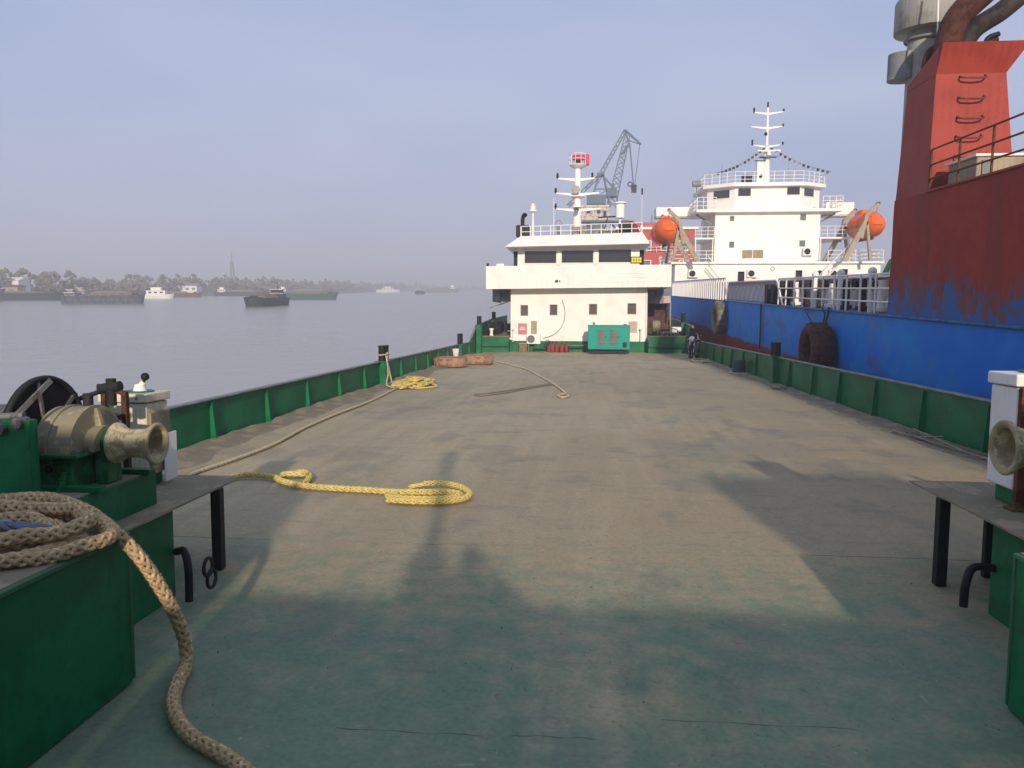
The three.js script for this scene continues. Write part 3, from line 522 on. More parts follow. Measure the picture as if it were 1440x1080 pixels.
{ // motorcycle by the starboard bulwark, front wheel towards the bow
  const b = thing('motorcycle', 'black motorcycle parked beside the right-hand green bulwark near the deckhouse', 'motorcycle', [5.95, 0, -42.0], -0.35); b.scale.setScalar(1.15);
  for (const [z, k] of [[0.62, 1], [-0.62, 1]]) {
    const w = grp('wheel', b, [0, 0.3, z]); mesh('wheel_tyre', tor(0.25, 0.055, 'x', 0, 0, 0, 26, 10), M.rubber, w); mesh('rim', tor(0.19, 0.015, 'x', 0, 0, 0, 24, 6), M.chrome, w);
    mesh('hub', cyl([-0.07, 0, 0], [0.07, 0, 0], 0.05, 0.05, 10), M.chrome, w); mesh('spokes', Array.from({ length: 8 }, (_, i) => bar([0, 0, 0], [0, 0.19 * Math.cos(i * 0.785), 0.19 * Math.sin(i * 0.785)], 0.008)), M.chrome, w);
  }
  for (const x of [-0.1, 0.1]) mesh('fork', cyl([x, 0.3, 0.62], [x, 0.98, 0.34], 0.028, 0.028, 8), M.chrome, b);
  mesh('front_mudguard', tube([[0, 0.45, 0.9], [0, 0.62, 0.72], [0, 0.64, 0.5], [0, 0.52, 0.34]], 0.075, 14, 8), M.black, b);
  mesh('headlight', lathe([[0, -0.14], [0.1, -0.12], [0.14, 0.02], [0.14, 0.05], [0, 0.07]], 'z', 0, 0.92, 0.5, 18), M.chrome, b);
  mesh('cowl', [rbox(0.4, 0.34, 0.2, 0, 1.0, 0.36, 0.08, 3), hull8([[-0.18, 1.1, 0.42], [0.18, 1.1, 0.42], [0.16, 1.1, 0.38], [-0.16, 1.1, 0.38], [-0.13, 1.42, 0.28], [0.13, 1.42, 0.28], [0.12, 1.42, 0.25], [-0.12, 1.42, 0.25]])], M.dark, b);
  mesh('handlebar', [tube([[-0.38, 1.06, 0.16], [-0.2, 1.1, 0.28], [0, 1.05, 0.34], [0.2, 1.1, 0.28], [0.38, 1.06, 0.16]], 0.016, 20, 8)], M.chrome, b);
  for (const s of [-1, 1]) { mesh('mirror', [cyl([s * 0.27, 1.1, 0.26], [s * 0.36, 1.34, 0.24], 0.008, 0.008, 6), sph(0.07, s * 0.38, 1.36, 0.24, 1.1, 0.8, 0.35)], M.dark, b); mesh('grip', cyl([s * 0.3, 1.075, 0.2], [s * 0.42, 1.05, 0.13], 0.022, 0.022, 8), M.black, b); mesh('indicator', sph(0.045, s * 0.2, 0.9, 0.46), mat(0.7, 0.25, 0.03, 0.3), b); mesh('leg_shield', rbox(0.1, 0.4, 0.08, s * 0.2, 0.6, 0.25, 0.03), M.steel, b); }
  mesh('fuel_tank', rbox(0.28, 0.24, 0.5, 0, 0.86, 0.02, 0.09, 3), M.black, b); mesh('seat', rbox(0.26, 0.1, 0.72, 0, 0.82, -0.5, 0.045, 3), M.rubber, b);
  mesh('engine', [rbox(0.28, 0.3, 0.36, 0, 0.45, 0.05, 0.05), cyl([0, 0.5, 0.1], [0, 0.74, 0.2], 0.1, 0.1, 12)], M.steel, b);
  mesh('frame', [cyl([0, 0.98, 0.34], [0, 0.4, 0.2], 0.025), cyl([0, 0.8, -0.2], [0, 0.32, -0.1], 0.025), cyl([-0.08, 0.3, -0.62], [-0.08, 0.4, -0.1], 0.022), cyl([0.08, 0.3, -0.62], [0.08, 0.4, -0.1], 0.022)], M.black, b);
  mesh('exhaust', [tube([[0.1, 0.5, 0.2], [0.13, 0.25, 0.15], [0.15, 0.25, -0.2], [0.16, 0.34, -0.75]], 0.035, 16, 8)], M.chrome, b); mesh('stand', bar([-0.08, 0.3, 0], [-0.26, 0.0, -0.02], 0.02), M.steel, b);
  aboard(b);
}
// ---------------------------------------------------------------- ropes
function strandTube(path, r, n = 6) {             // a tube along many points
  const P = [], N = [], I = [], L = path.length; let nrm = V(0, 1, 0.13).normalize(); const t = V(), bn = V(), c = V();
  for (let i = 0; i < L; i++) {
    t.subVectors(path[Math.min(L - 1, i + 1)], path[Math.max(0, i - 1)]).normalize();
    nrm.addScaledVector(t, -nrm.dot(t)).normalize(); bn.crossVectors(t, nrm);
    for (let k = 0; k < n; k++) { const a = k / n * 6.2832; c.copy(nrm).multiplyScalar(Math.cos(a)).addScaledVector(bn, Math.sin(a)); P.push(path[i].x + c.x * r, path[i].y + c.y * r, path[i].z + c.z * r); N.push(c.x, c.y, c.z); }
    if (i) for (let k = 0; k < n; k++) { const a = (i - 1) * n + k, b = (i - 1) * n + (k + 1) % n; I.push(a, b, a + n, b, b + n, a + n); }
  }
  const g = new THREE.BufferGeometry(); g.setAttribute('position', new THREE.Float32BufferAttribute(P, 3)); g.setAttribute('normal', new THREE.Float32BufferAttribute(N, 3)); g.setIndex(I); return g;
}
const ropeT = tex(512, 512, (u, v) => { const n = fbm(u * 10, v * 10, 131, 5, 10), f = vnoise(u * 160, v * 40, 132, 160); const g = 0.5 + 0.38 * sm(0.35, 0.62, n) + 0.2 * f; return [g, g * 0.97, g * 0.92]; });
const ropeO = { map: ropeT, bumpMap: ropeT, bumpScale: 0.002, tile: 0.35 };
const ropeM = { straw: mat(0.74, 0.54, 0.31, 0.95, ropeO), yellow: mat(0.74, 0.60, 0.20, 0.9, ropeO), pale: mat(0.62, 0.53, 0.36, 0.95, ropeO), blue: mat(0.24, 0.33, 0.46, 0.95, ropeO), grey: mat(0.26, 0.24, 0.19, 0.95, ropeO) };
function rope(parent, pts, R, m, { strands = 3, plait = false, pitch = 7, closed = false, fuzz = 0, seed = 1, step = 0.42 } = {}) {
  const crv = new THREE.CatmullRomCurve3(pts.map(p => V(...p)), closed, 'centripetal'), len = crv.getLength(), n = Math.max(12, Math.ceil(len / (R * step)));
  const base = crv.getSpacedPoints(n), nr = [], bi = []; let nrm = V(0.1, 1, 0.05).normalize();
  for (let i = 0; i <= n; i++) { const t = V().subVectors(base[Math.min(n, i + 1)], base[Math.max(0, i - 1)]).normalize(); nrm.addScaledVector(t, -nrm.dot(t)); if (nrm.lengthSq() < 1e-4) nrm.set(t.y, t.z, t.x).addScaledVector(t, -V(t.y, t.z, t.x).dot(t)); nrm.normalize(); nr.push(nrm.clone()); bi.push(V().crossVectors(t, nrm)); }
  const runs = plait ? [[1, strands], [-1, strands]] : [[1, strands]];
  for (const [dir, cnt] of runs) for (let s = 0; s < cnt; s++) {
    const off = plait ? 0.68 * R : 0.5 * R, r = plait ? 0.36 * R : 0.53 * R, w = [];
    for (let i = 0; i <= n; i++) {
      const a = dir * (i * len / n / (R * pitch)) * 6.2832 + s / cnt * 6.2832 + (dir < 0 ? 0.4 : 0), o = plait ? off * (1 + 0.12 * Math.sin(a * 4 * dir)) : off;
      w.push(base[i].clone().addScaledVector(nr[i], Math.cos(a) * o).addScaledVector(bi[i], Math.sin(a) * o));
    }
    mesh('strand', strandTube(w, r, 6), m, parent);
  }
  if (fuzz) {                                      // loose fibre ends
    const rr = rng(seed), v = [], k = Math.round(len * fuzz);
    for (let i = 0; i < k; i++) { const j = Math.floor(rr() * n), a = rr() * 6.283, d = nr[j].clone().multiplyScalar(Math.cos(a)).addScaledVector(bi[j], Math.sin(a)), p = base[j].clone().addScaledVector(d, R * 0.9), t = base[Math.min(n, j + 1)].clone().sub(base[j]).normalize().multiplyScalar(rr() * 2 - 1), L = R * (0.15 + 0.3 * rr()); const q = p.clone().addScaledVector(d, L).addScaledVector(t, L), w = t.clone().cross(d).normalize().multiplyScalar(0.0012); v.push(p.x - w.x, p.y - w.y, p.z - w.z, p.x + w.x, p.y + w.y, p.z + w.z, q.x, q.y, q.z); }
    const g = new THREE.BufferGeometry(); g.setAttribute('position', new THREE.Float32BufferAttribute(v, 3)); g.computeVertexNormals(); const o = mesh('loose_fibres', g, m, parent); o.userData.kind = 'stuff';
  }
}
{
  // heavy mooring rope: coil on the bow side block, over its edge, down to the deck and away past the photographer
  const o = thing('mooring_rope', 'thick straw coloured mooring rope coiled on the green block, running down to the deck', 'rope');
  const c = [], cx = -3.22, cz = -3.88, y = 0.965;
  for (let i = 0; i <= 78; i++) { const a = 0.9 + i * 0.34, k = i / 78, rr = 0.20 + 0.44 * k; c.push([cx + Math.cos(a) * rr * 1.02 + 0.02 * Math.sin(i * 1.7), y + 0.05 * (1 + Math.sin(a * 0.37 + 1)) + 0.012 * Math.sin(i * 2.3), cz + Math.sin(a) * rr * 0.72]); }
  rope(o, c, 0.038, ropeM.straw, { plait: true, strands: 4, pitch: 6.5, fuzz: 900, seed: 5 });
  const last = [-4.1, 1.0, -4.5];
  rope(o, [last, [-3.62, 1.04, -4.46], [-3.32, 1.06, -4.44], [-2.98, 1.03, -4.30], [-2.80, 0.99, -4.20], [-2.66, 0.955, -4.10], [-2.56, 0.83, -4.13], [-2.50, 0.60, -4.25], [-2.46, 0.36, -4.36], [-2.44, 0.15, -4.42], [-2.43, 0.05, -4.40], [-2.36, 0.042, -4.18], [-2.30, 0.042, -4.02], [-2.18, 0.042, -3.82], [-1.98, 0.042, -3.62], [-1.66, 0.042, -3.42], [-1.3, 0.042, -3.1], [-0.9, 0.042, -2.5]], 0.038, ropeM.straw, { plait: true, strands: 4, pitch: 6.5, fuzz: 1500, seed: 6 });
  rope(o, [[-3.9, 1.02, -3.3], [-3.5, 1.05, -3.42], [-3.1, 1.0, -3.36], [-2.92, 0.97, -3.48], [-2.78, 0.97, -3.66], [-2.7, 0.97, -3.9]], 0.04, ropeM.straw, { plait: true, strands: 4, pitch: 6.5, fuzz: 900, seed: 7 });
  aboard(o);
  const b = thing('blue_rope', 'short length of pale blue rope lying within the straw coloured coil', 'rope');
  rope(b, [[-3.7, 1.08, -3.62], [-3.4, 1.13, -3.60], [-3.15, 1.14, -3.62], [-2.96, 1.1, -3.68], [-2.83, 1.05, -3.8]], 0.032, ropeM.blue, { fuzz: 300, seed: 8 }); aboard(b);
}
{
  const o = thing('plaited_rope', 'thick yellow plaited rope with a looped eye lying across the dusty deck', 'rope');
  rope(o, [[-5.2, 0.06, -9.35], [-4.7, 0.055, -9.7], [-4.5, 0.055, -9.9], [-4.15, 0.055, -9.84], [-3.83, 0.055, -9.52], [-3.47, 0.055, -9.32], [-3.09, 0.05, -9.26], [-2.62, 0.05, -9.2], [-2.3, 0.05, -9.14], [-1.95, 0.05, -9.17], [-1.62, 0.05, -9.2], [-1.47, 0.05, -9.1], [-1.47, 0.05, -8.96], [-1.62, 0.05, -8.86], [-1.95, 0.05, -8.81], [-2.22, 0.05, -8.84], [-2.32, 0.05, -8.93], [-2.22, 0.05, -9.03]], 0.038, ropeM.yellow, { plait: true, strands: 4, pitch: 8, fuzz: 300, seed: 9 });
  rope(o, [[-2.28, 0.05, -8.73], [-1.9, 0.05, -8.69], [-1.55, 0.05, -8.75], [-1.37, 0.05, -8.94], [-1.36, 0.06, -9.15], [-1.5, 0.09, -9.33], [-1.74, 0.12, -9.37], [-1.95, 0.13, -9.28]], 0.037, ropeM.yellow, { plait: true, strands: 4, pitch: 8, fuzz: 300, seed: 10 });
  rope(o, [[-1.95, 0.12, -9.28], [-2.06, 0.11, -9.22], [-2.12, 0.1, -9.2]], 0.03, ropeM.yellow, { fuzz: 3000, seed: 11 });
  rope(o, [[-3.55, 0.05, -9.5], [-3.62, 0.08, -9.85], [-3.8, 0.08, -10.05], [-4.0, 0.06, -9.9], [-3.9, 0.12, -9.72], [-3.6, 0.13, -9.7]], 0.037, ropeM.yellow, { plait: true, strands: 4, pitch: 9 });
  aboard(o);
}
{
  const o = thing('deck_rope', 'long pale rope running along the deck from the windlass to the yellow rope pile', 'rope');
  rope(o, [[-4.2, 0.8, -6.6], [-4.5, 0.5, -7.6], [-4.9, 0.1, -8.8], [-5.33, 0.03, -10.0], [-5.25, 0.03, -11.1], [-5.2, 0.03, -12.4], [-5.38, 0.03, -14.4], [-5.45, 0.03, -16.5], [-5.42, 0.03, -19.2], [-5.62, 0.03, -23]], 0.03, ropeM.pale, { pitch: 8, step: 0.7 });
  aboard(o);
  const p = thing('yellow_rope_pile', 'heap of bright yellow rope beside the bollard on the left bulwark', 'rope');
  const rr = rng(141), pts = [];
  for (let i = 0; i < 90; i++) { const a = i * 2.2 + rr() * 1.2, q = 0.25 + 0.75 * rr(); pts.push([-5.35 + Math.cos(a) * 0.62 * q, 0.04 + 0.26 * (1 - q) * rr() + 0.10 * rr(), -24.1 + Math.sin(a) * 1.5 * q]); }
  rope(p, pts, 0.034, ropeM.yellow, { step: 1.2, pitch: 9 });
  rope(p, [[-5.0, 0.04, -22.7], [-4.5, 0.04, -23.4], [-5.0, 0.05, -24.6], [-5.6, 0.04, -25.6]], 0.034, ropeM.yellow, { step: 1 }); aboard(p);
  const q = thing('bollard_line', 'two pale rope parts hanging from the bollard on the left bulwark', 'rope');
  rope(q, [[-6.3, 1.05, -24.4], [-6.25, 0.78, -24.25], [-6.1, 0.45, -23.9], [-5.95, 0.15, -23.6], [-5.8, 0.04, -23.3]], 0.024, ropeM.pale, { step: 1 });
  rope(q, [[-6.3, 1.0, -24.2], [-6.22, 0.78, -24.05], [-6.05, 0.4, -23.5], [-5.98, 0.1, -23.1], [-5.7, 0.04, -22.9]], 0.024, ropeM.pale, { step: 1 });
  rope(q, [[-6.42, 0.98, -24.7], [-6.28, 0.98, -24.6], [-6.27, 0.99, -24.2], [-6.42, 0.97, -24.05], [-6.56, 0.98, -24.2], [-6.56, 0.99, -24.6]], 0.024, ropeM.pale, { closed: true, step: 1 }); aboard(q);
  const l = thing('light_line', 'thin pale line stretched over the open deck, ending in a small round coil', 'rope');
  rope(l, [[-4.3, 0.03, -37.6], [-3.4, 0.03, -35.2], [-2.34, 0.03, -32], [-1.6, 0.03, -28.4], [-1.0, 0.03, -25.4], [-0.62, 0.03, -23.0], [-0.45, 0.03, -21.8], [-0.38, 0.03, -21.1], [-0.52, 0.03, -20.8], [-0.66, 0.03, -21.2], [-0.55, 0.03, -21.7], [-0.42, 0.05, -21.4]], 0.035, ropeM.pale, { step: 1 });
  aboard(l);
  const k = thing('dark_chain', 'dark doubled line lying across the middle of the open deck', 'rope');
  rope(k, [[-0.92, 0.02, -25.5], [-1.5, 0.02, -24.2], [-2.1, 0.02, -22.9], [-2.6, 0.02, -21.9], [-3.0, 0.02, -21.3], [-2.85, 0.02, -21.0], [-2.5, 0.02, -21.4], [-2.0, 0.02, -22.5], [-1.4, 0.02, -23.9], [-0.98, 0.02, -25.0]], 0.022, ropeM.grey, { step: 1.2 }); aboard(k);
  const heap = (n, x0, x1, z0, z1, seed, m, r, name, label) => { const h = thing(name, label, 'rope'), q = rng(seed), pp = []; for (let i = 0; i < n; i++) pp.push([x0 + (x1 - x0) * q(), 0.02 + 0.08 * q(), z0 + (z1 - z0) * q()]); rope(h, pp, r, m, { step: 1.4, pitch: 9 }); return h; };
  aboard(heap(16, 5.9, 6.4, -15.3, -11.6, 151, ropeM.grey, 0.012, 'wire_tangle', 'loose tangle of thin wire rope along the foot of the right bulwark'));
  const lw = thing('pale_rods', 'pale thin rods lying along the foot of the right bulwark', 'rods'); for (const [a, b] of [[[6.02, 0.03, -15.4], [6.2, 0.06, -12.0]], [[6.3, 0.1, -15.2], [6.15, 0.05, -12.6]], [[6.0, 0.05, -14.4], [6.36, 0.12, -14.1]]]) mesh('rod', cyl(a, b, 0.014, 0.014, 6), M.tan, lw); aboard(lw);
  aboard(heap(9, 5.75, 6.3, -25.2, -23.8, 152, ropeM.grey, 0.03, 'dusty_rope_heap', 'low heap of dusty rope on deck below the right bulwark bollard'));
  aboard(heap(14, 5.4, 6.35, -40.4, -37.2, 153, ropeM.pale, 0.035, 'rope_heap', 'heap of pale rope on deck in front of the motorcycle'));
  aboard(heap(12, -6.0, -4.8, -37.5, -36.3, 154, ropeM.yellow, 0.035, 'rope_on_tyres', 'yellowed rope heaped on the deck behind the two flat tyres'));
  aboard(heap(10, -4.4, -3.9, -6.5, -6.0, 155, ropeM.pale, 0.012, 'thin_line_heap', 'small heap of thin line on the platform beside the controller box')).position.add(V(0, 0.74, 0));
}
{ // two flat tyres on the port side of the deck, and a green block on the starboard waterway
  const t = thing('flat_tyre', 'dusty reddish tyre lying flat on deck nearer the left bulwark', 'tyre', [-5.75, 0.23, -33.2]);
  const q = tyre(0.72, 0.46, M.tyreTan, 30); const rot = new THREE.Matrix4().makeRotationZ(Math.PI / 2);
  mesh('carcass', q.body.map(g => g.applyMatrix4(rot)), M.tyreTan, t); mesh('tread_lugs', q.lugs.map(g => g.applyMatrix4(rot)), M.tyreTan, t).userData.kind = 'stuff';
  aboard(copy(t, [-4.82, 0.23, -35.3], 0.6, 'dusty reddish tyre lying flat on deck beside the thin pale line')); aboard(t);
  const f = thing('white_bucket', 'small white bucket standing on the flat tyre by the left bulwark', 'bucket', [-5.6, 0.46, -33.7]);
  mesh('pail', lathe([[0, 0], [0.12, 0], [0.15, 0.3], [0.16, 0.3], [0.16, 0.32], [0.14, 0.32], [0.11, 0.02], [0, 0.02]], 'y', 0, 0, 0, 16), M.white, f); mesh('bail', tor(0.15, 0.008, 'x', 0, 0.28, 0, 18, 5), M.steel, f); aboard(f);
  const g = thing('deck_drum', 'small dark green drum against the foot of the right bulwark', 'drum', [6.15, 0, -31]);
  mesh('shell', lathe([[0, 0], [0.26, 0], [0.27, 0.03], [0.25, 0.06], [0.25, 0.26], [0.27, 0.29], [0.25, 0.32], [0.25, 0.5], [0.27, 0.54], [0, 0.53]], 'y', 0, 0, 0, 20), mat(0.03, 0.09, 0.09, 0.6, { map: dirtT, tile: 0.6 }), g); mesh('rope_ring', tor(0.36, 0.03, 'y', 0, 0.03, 0), ropeM.pale, g); aboard(g);
}
// ---------------------------------------------------------------- bow: side blocks, working platforms, ramp
{
  const b = grp('bow_block', barge);
  for (const [s, X, z1, h] of [[-1, -2.67, -4.24, 0.92], [1, 2.41, -4.42, 0.9]]) {
    mesh('block_shell', rbox(Math.abs(s * 6.4 - X), h, 0.9 - z1, (s * 6.4 + X) / 2, h / 2, (0.9 + z1) / 2, 0.02), M.green, b);
    mesh('edge_bar', rbox(0.03, 0.03, 0.9 - z1 - 0.02, X - s * 0.004, h - 0.008, (0.9 + z1) / 2, 0.008), M.greenPale, b); mesh('edge_bar', rbox(0.024, h - 0.05, 0.024, X + s * 0.005, h / 2, z1 + 0.004, 0.007), M.greenPale, b);
    mesh('block_top', rbox(Math.abs(s * 6.4 - X) - 0.03, 0.012, 0.9 - z1 - 0.03, (s * 6.4 + X) / 2, h + 0.004, (0.9 + z1) / 2, 0.004), M.dust, b);
  }
}
{
  const p = grp('working_platform', barge);
  // left
  mesh('platform_plate', prismX([[-4.26, 0.715], [-6.72, 0.715], [-6.72, 0.73], [-4.26, 0.73]], -6.3, -3.11), M.dust, p);
  mesh('side_wall', bx(-3.2, -3.17, 0, 0.713, -4.3, -5.62), M.green, p);
  mesh('end_wall', bx(-6.3, -3.2, 0, 0.713, -5.6, -5.62), M.green, p);
  mesh('leg', rbox(0.085, 0.713, 0.085, -3.14, 0.3565, -6.29, 0.006), M.black, p);
  mesh('leg', rbox(0.085, 0.713, 0.085, -4.6, 0.3565, -6.45, 0.006), M.black, p);
  mesh('foundation', [rbox(2.99, 0.26, 1.39, -4.805, 0.86, -4.955, 0.008)], M.green, p);
  mesh('foundation_top', rbox(2.96, 0.012, 1.36, -4.805, 0.993, -4.955, 0.004), M.dust, p);
  mesh('hook_rail', [tube([[-3.15, 0.36, -5.62], [-3.02, 0.40, -5.5], [-2.95, 0.3, -5.42], [-2.94, 0.05, -5.40]], 0.03, 16, 8)], M.black, p);
  mesh('hook_rail', [tor(0.07, 0.014, 'x', -2.86, 0.27, -5.55, 16, 6), tor(0.07, 0.014, 'x', -2.86, 0.16, -5.6, 16, 6)], M.black, p);
  // right
  mesh('platform_plate', prismX([[-4.44, 0.735], [-7.1, 0.735], [-7.1, 0.75], [-4.44, 0.75]], 2.93, 6.3), M.dust, p);
  mesh('side_wall', bx(3.05, 3.08, 0, 0.733, -4.5, -5.9), M.green, p);
  mesh('end_wall', bx(3.08, 6.3, 0, 0.733, -5.88, -5.9), M.green, p);
  mesh('leg', rbox(0.085, 0.733, 0.085, 2.96, 0.3665, -6.5, 0.006), M.black, p);
  mesh('leg', rbox(0.06, 0.733, 0.06, 3.45, 0.3665, -6.75, 0.006), M.black, p);
  mesh('hook_rail', [tube([[3.06, 0.36, -5.85], [2.9, 0.36, -5.85], [2.83, 0.26, -5.8], [2.82, 0.08, -5.8]], 0.03, 16, 8)], M.black, p);
  mesh('foundation', [rbox(2.9, 0.19, 2.2, 4.86, 0.847, -5.1, 0.008)], M.green, p);
  mesh('foundation_top', rbox(2.86, 0.012, 2.16, 4.86, 0.945, -5.1, 0.004), M.dust, p);
  mesh('small_step', rbox(0.12, 0.06, 0.16, 2.98, 0.2, -5.1, 0.01), M.greyVent, p);
  // the raised ramp, its hoist posts and the light mast behind the photographer
  const r = grp('bow_ramp', barge);
  mesh('ramp_plate', rbox(5.05, 2.2, 0.12, 0.68, 1.1, 1.1, 0.02), M.green, r);
  mesh('hoist_tower', [hull8([[-3.95, 0, 0.9], [-1.85, 0, 0.9], [-1.85, 0, 1.5], [-3.95, 0, 1.5], [-3.85, 3.3, 0.9], [-1.95, 3.3, 0.9], [-1.95, 3.3, 1.4], [-3.85, 3.3, 1.4]])], M.green, r);
  mesh('hoist_tower', [hull8([[3.25, 0, 0.9], [6.2, 0, 0.9], [6.2, 0, 1.6], [3.25, 0, 1.6], [3.3, 3.75, 0.9], [6.0, 3.9, 0.9], [6.0, 3.9, 1.5], [3.3, 3.75, 1.5]])], M.green, r);
  mesh('light_mast', [cyl([-0.25, 0, 1.35], [-0.25, 4.4, 1.35], 0.09, 0.07, 12), rbox(0.34, 2.66, 0.3, -0.25, 1.33, 1.4, 0.02)], M.white, r);
  mesh('standing_platform', [rbox(1.8, 0.65, 1.1, 0.1, 0.325, 0.48, 0.02)], M.green, r);
}
// ---------------------------------------------------------------- windlasses
function drumProfile(k = 1) { return [[0.09, 0], [0.15, 0], [0.20 * k, 0.02], [0.195 * k, 0.05], [0.155 * k, 0.09], [0.138 * k, 0.16], [0.14 * k, 0.26], [0.165 * k, 0.33], [0.198 * k, 0.36], [0.205 * k, 0.385], [0.19 * k, 0.4], [0.15 * k, 0.385], [0.125 * k, 0.30], [0.11 * k, 0.2], [0, 0.19]]; }
{
  const w = thing('anchor_windlass', 'weathered green and beige windlass with a dark wire drum, by the straw rope coil', 'windlass', [0, 0, 0]);
  const Y = 1.29, Z = -5.42;                        // shaft
  w.scale.setScalar(0.84); w.position.set(-0.315, 0.202, -0.647);
  mesh('warping_drum', lathe(drumProfile(0.88), 'x', -3.62, Y, Z, 32), M.cream, w);
  const gb = grp('gear_case', w);
  // domed upper half: half disc extruded along the shaft, with a raised rim
  const dome = (R, x0, x1, n = 22) => { const poly = [[Z - R, Y - 0.05]]; for (let i = 0; i <= n; i++) { const a = Math.PI - Math.PI * i / n; poly.push([Z + Math.cos(a) * R * -1 * -1, Y - 0.05 + Math.sin(a) * R]); } return prismX(poly.slice(1), x0, x1); };
  mesh('upper_case', [dome(0.36, -4.1, -3.80)], M.beige, gb);
  mesh('case_rim', [dome(0.375, -3.80, -3.775), dome(0.375, -4.0, -3.975), dome(0.2, -3.775, -3.68)], M.beige, gb);
  mesh('case_rib', hull8([[-3.775, Y + 0.02, Z + 0.02], [-3.68, Y + 0.02, Z + 0.02], [-3.68, Y + 0.02, Z - 0.02], [-3.775, Y + 0.02, Z - 0.02], [-3.775, Y + 0.3, Z + 0.02], [-3.75, Y + 0.3, Z + 0.02], [-3.75, Y + 0.3, Z - 0.02], [-3.775, Y + 0.3, Z - 0.02]]), M.beige, gb);
  mesh('lower_case', [rbox(0.34, 0.28, 0.66, -3.94, Y - 0.2, Z, 0.02), rbox(0.46, 0.03, 0.82, -3.92, Y - 0.055, Z, 0.006)], M.greenWind, gb);
  mesh('bearing', [rbox(0.12, 0.34, 0.2, -3.68, Y - 0.17, Z, 0.015), cyl([-3.74, Y, Z], [-3.61, Y, Z], 0.11, 0.11, 18)], M.greenWind, gb);
  for (let i = 0; i < 6; i++) mesh('bolt', cyl([-3.73 - 0.0, Y - 0.04, Z - 0.36 + i * 0.144], [-3.73, Y - 0.005, Z - 0.36 + i * 0.144], 0.016, 0.016, 6), M.steel, gb);
  mesh('drain_plug', tor(0.025, 0.01, 'z', -3.98, Y - 0.17, Z + 0.335, 12, 6), M.black, gb);
  mesh('bracket', [hull8([[-3.85, 0.95, Z + 0.36], [-3.82, 0.95, Z + 0.36], [-3.82, 0.95, Z + 0.44], [-3.85, 0.95, Z + 0.44], [-3.85, 1.1, Z + 0.34], [-3.82, 1.1, Z + 0.34], [-3.82, 1.1, Z + 0.36], [-3.85, 1.1, Z + 0.36]])], M.greenWind, gb);
  const dr = grp('wire_drum', w);
  mesh('drum_flange', lathe([[0.12, 0], [0.52, 0], [0.52, 0.03], [0.50, 0.03], [0.49, 0.02], [0.14, 0.02], [0.12, 0.0]], 'x', -4.26, Y + 0.05, Z, 40), M.black, dr);
  mesh('flange_rim', tor(0.5, 0.025, 'x', -4.235, Y + 0.05, Z, 44, 8), M.dark, dr);
  for (let i = 0; i < 6; i++) { const a = i * 1.047 + 0.35; mesh('flange_rib', bar([-4.23, Y + 0.05 + 0.13 * Math.sin(a), Z + 0.13 * Math.cos(a)], [-4.23, Y + 0.05 + 0.49 * Math.sin(a), Z + 0.49 * Math.cos(a)], 0.02, 0.03), M.steel, dr); }
  mesh('drum_barrel', [cyl([-4.26, Y + 0.05, Z], [-5.3, Y + 0.05, Z], 0.24, 0.24, 24)], M.rust, dr);
  mesh('wire_turns', Array.from({ length: 24 }, (_, i) => tor(0.25, 0.019, 'x', -4.3 - i * 0.04, Y + 0.05, Z, 28, 6)), M.steel, dr).userData.kind = 'stuff';
  mesh('drum_flange', lathe([[0.12, 0], [0.52, 0], [0.52, 0.03], [0.12, 0.03]], 'x', -5.34, Y + 0.05, Z, 40), M.black, dr);
  mesh('pedestal', [rbox(0.55, 0.62, 0.1, -4.15, 1.26, Z + 0.62, 0.012)], M.green, w);
  mesh('brake_gear', [cyl([-4.25, 1.58, Z + 0.66], [-3.95, 1.6, Z + 0.62], 0.03), bar([-4.05, 1.58, Z + 0.6], [-3.95, 1.85, Z + 0.3], 0.02, 0.04), cyl([-3.95, 1.55, Z + 0.6], [-3.95, 1.55, Z + 0.72], 0.045, 0.045, 8), cyl([-4.1, 1.5, Z + 0.6], [-4.1, 1.5, Z + 0.72], 0.05, 0.05, 8)], M.steel, w);
  mesh('base_frame', [rbox(2.2, 0.05, 0.1, -4.6, 0.97, Z + 0.36, 0.01), rbox(2.2, 0.05, 0.1, -4.6, 0.97, Z - 0.36, 0.01)], M.green, w);
  mesh('motor', [cyl([-4.06, 1.7, Z - 0.5], [-3.86, 1.73, Z - 0.5], 0.05, 0.05, 14)], M.dark, w);
  mesh('brake_lever', [cyl([-4.35, 1.58, Z - 0.5], [-3.88, 1.74, Z - 0.5], 0.022), cyl([-4.34, 1.45, Z - 0.5], [-4.34, 1.66, Z - 0.5], 0.05, 0.05, 8), cyl([-4.18, 1.5, Z - 0.5], [-4.18, 1.66, Z - 0.5], 0.045, 0.045, 8), cyl([-3.95, 1.55, Z - 0.5], [-3.95, 1.8, Z - 0.5], 0.045, 0.045, 8)], M.dark, w);
  mesh('motor_bracket', [bar([-4.02, 0.95, Z - 0.5], [-4.02, 1.72, Z - 0.5], 0.045), bar([-4.08, 1.73, Z - 0.5], [-3.80, 1.66, Z - 0.5], 0.04), bar([-3.82, 0.95, Z - 0.5], [-3.82, 1.66, Z - 0.5], 0.05), bar([-4.04, 1.46, Z - 0.5], [-3.80, 1.44, Z - 0.5], 0.05), bar([-4.43, 1.45, Z - 0.5], [-4.02, 1.48, Z - 0.5], 0.05)], M.rustDark, w);
  aboard(w);
  const w2 = thing('anchor_windlass', 'windlass with pale flared warping drum on the platform before the blue hull', 'windlass');
  mesh('warping_drum', lathe([...drumProfile(0.98)].map(p => p), 'x', 0, 0, 0, 32).rotateZ(Math.PI).translate(3.40, 1.28, -5.75), M.cream, w2);
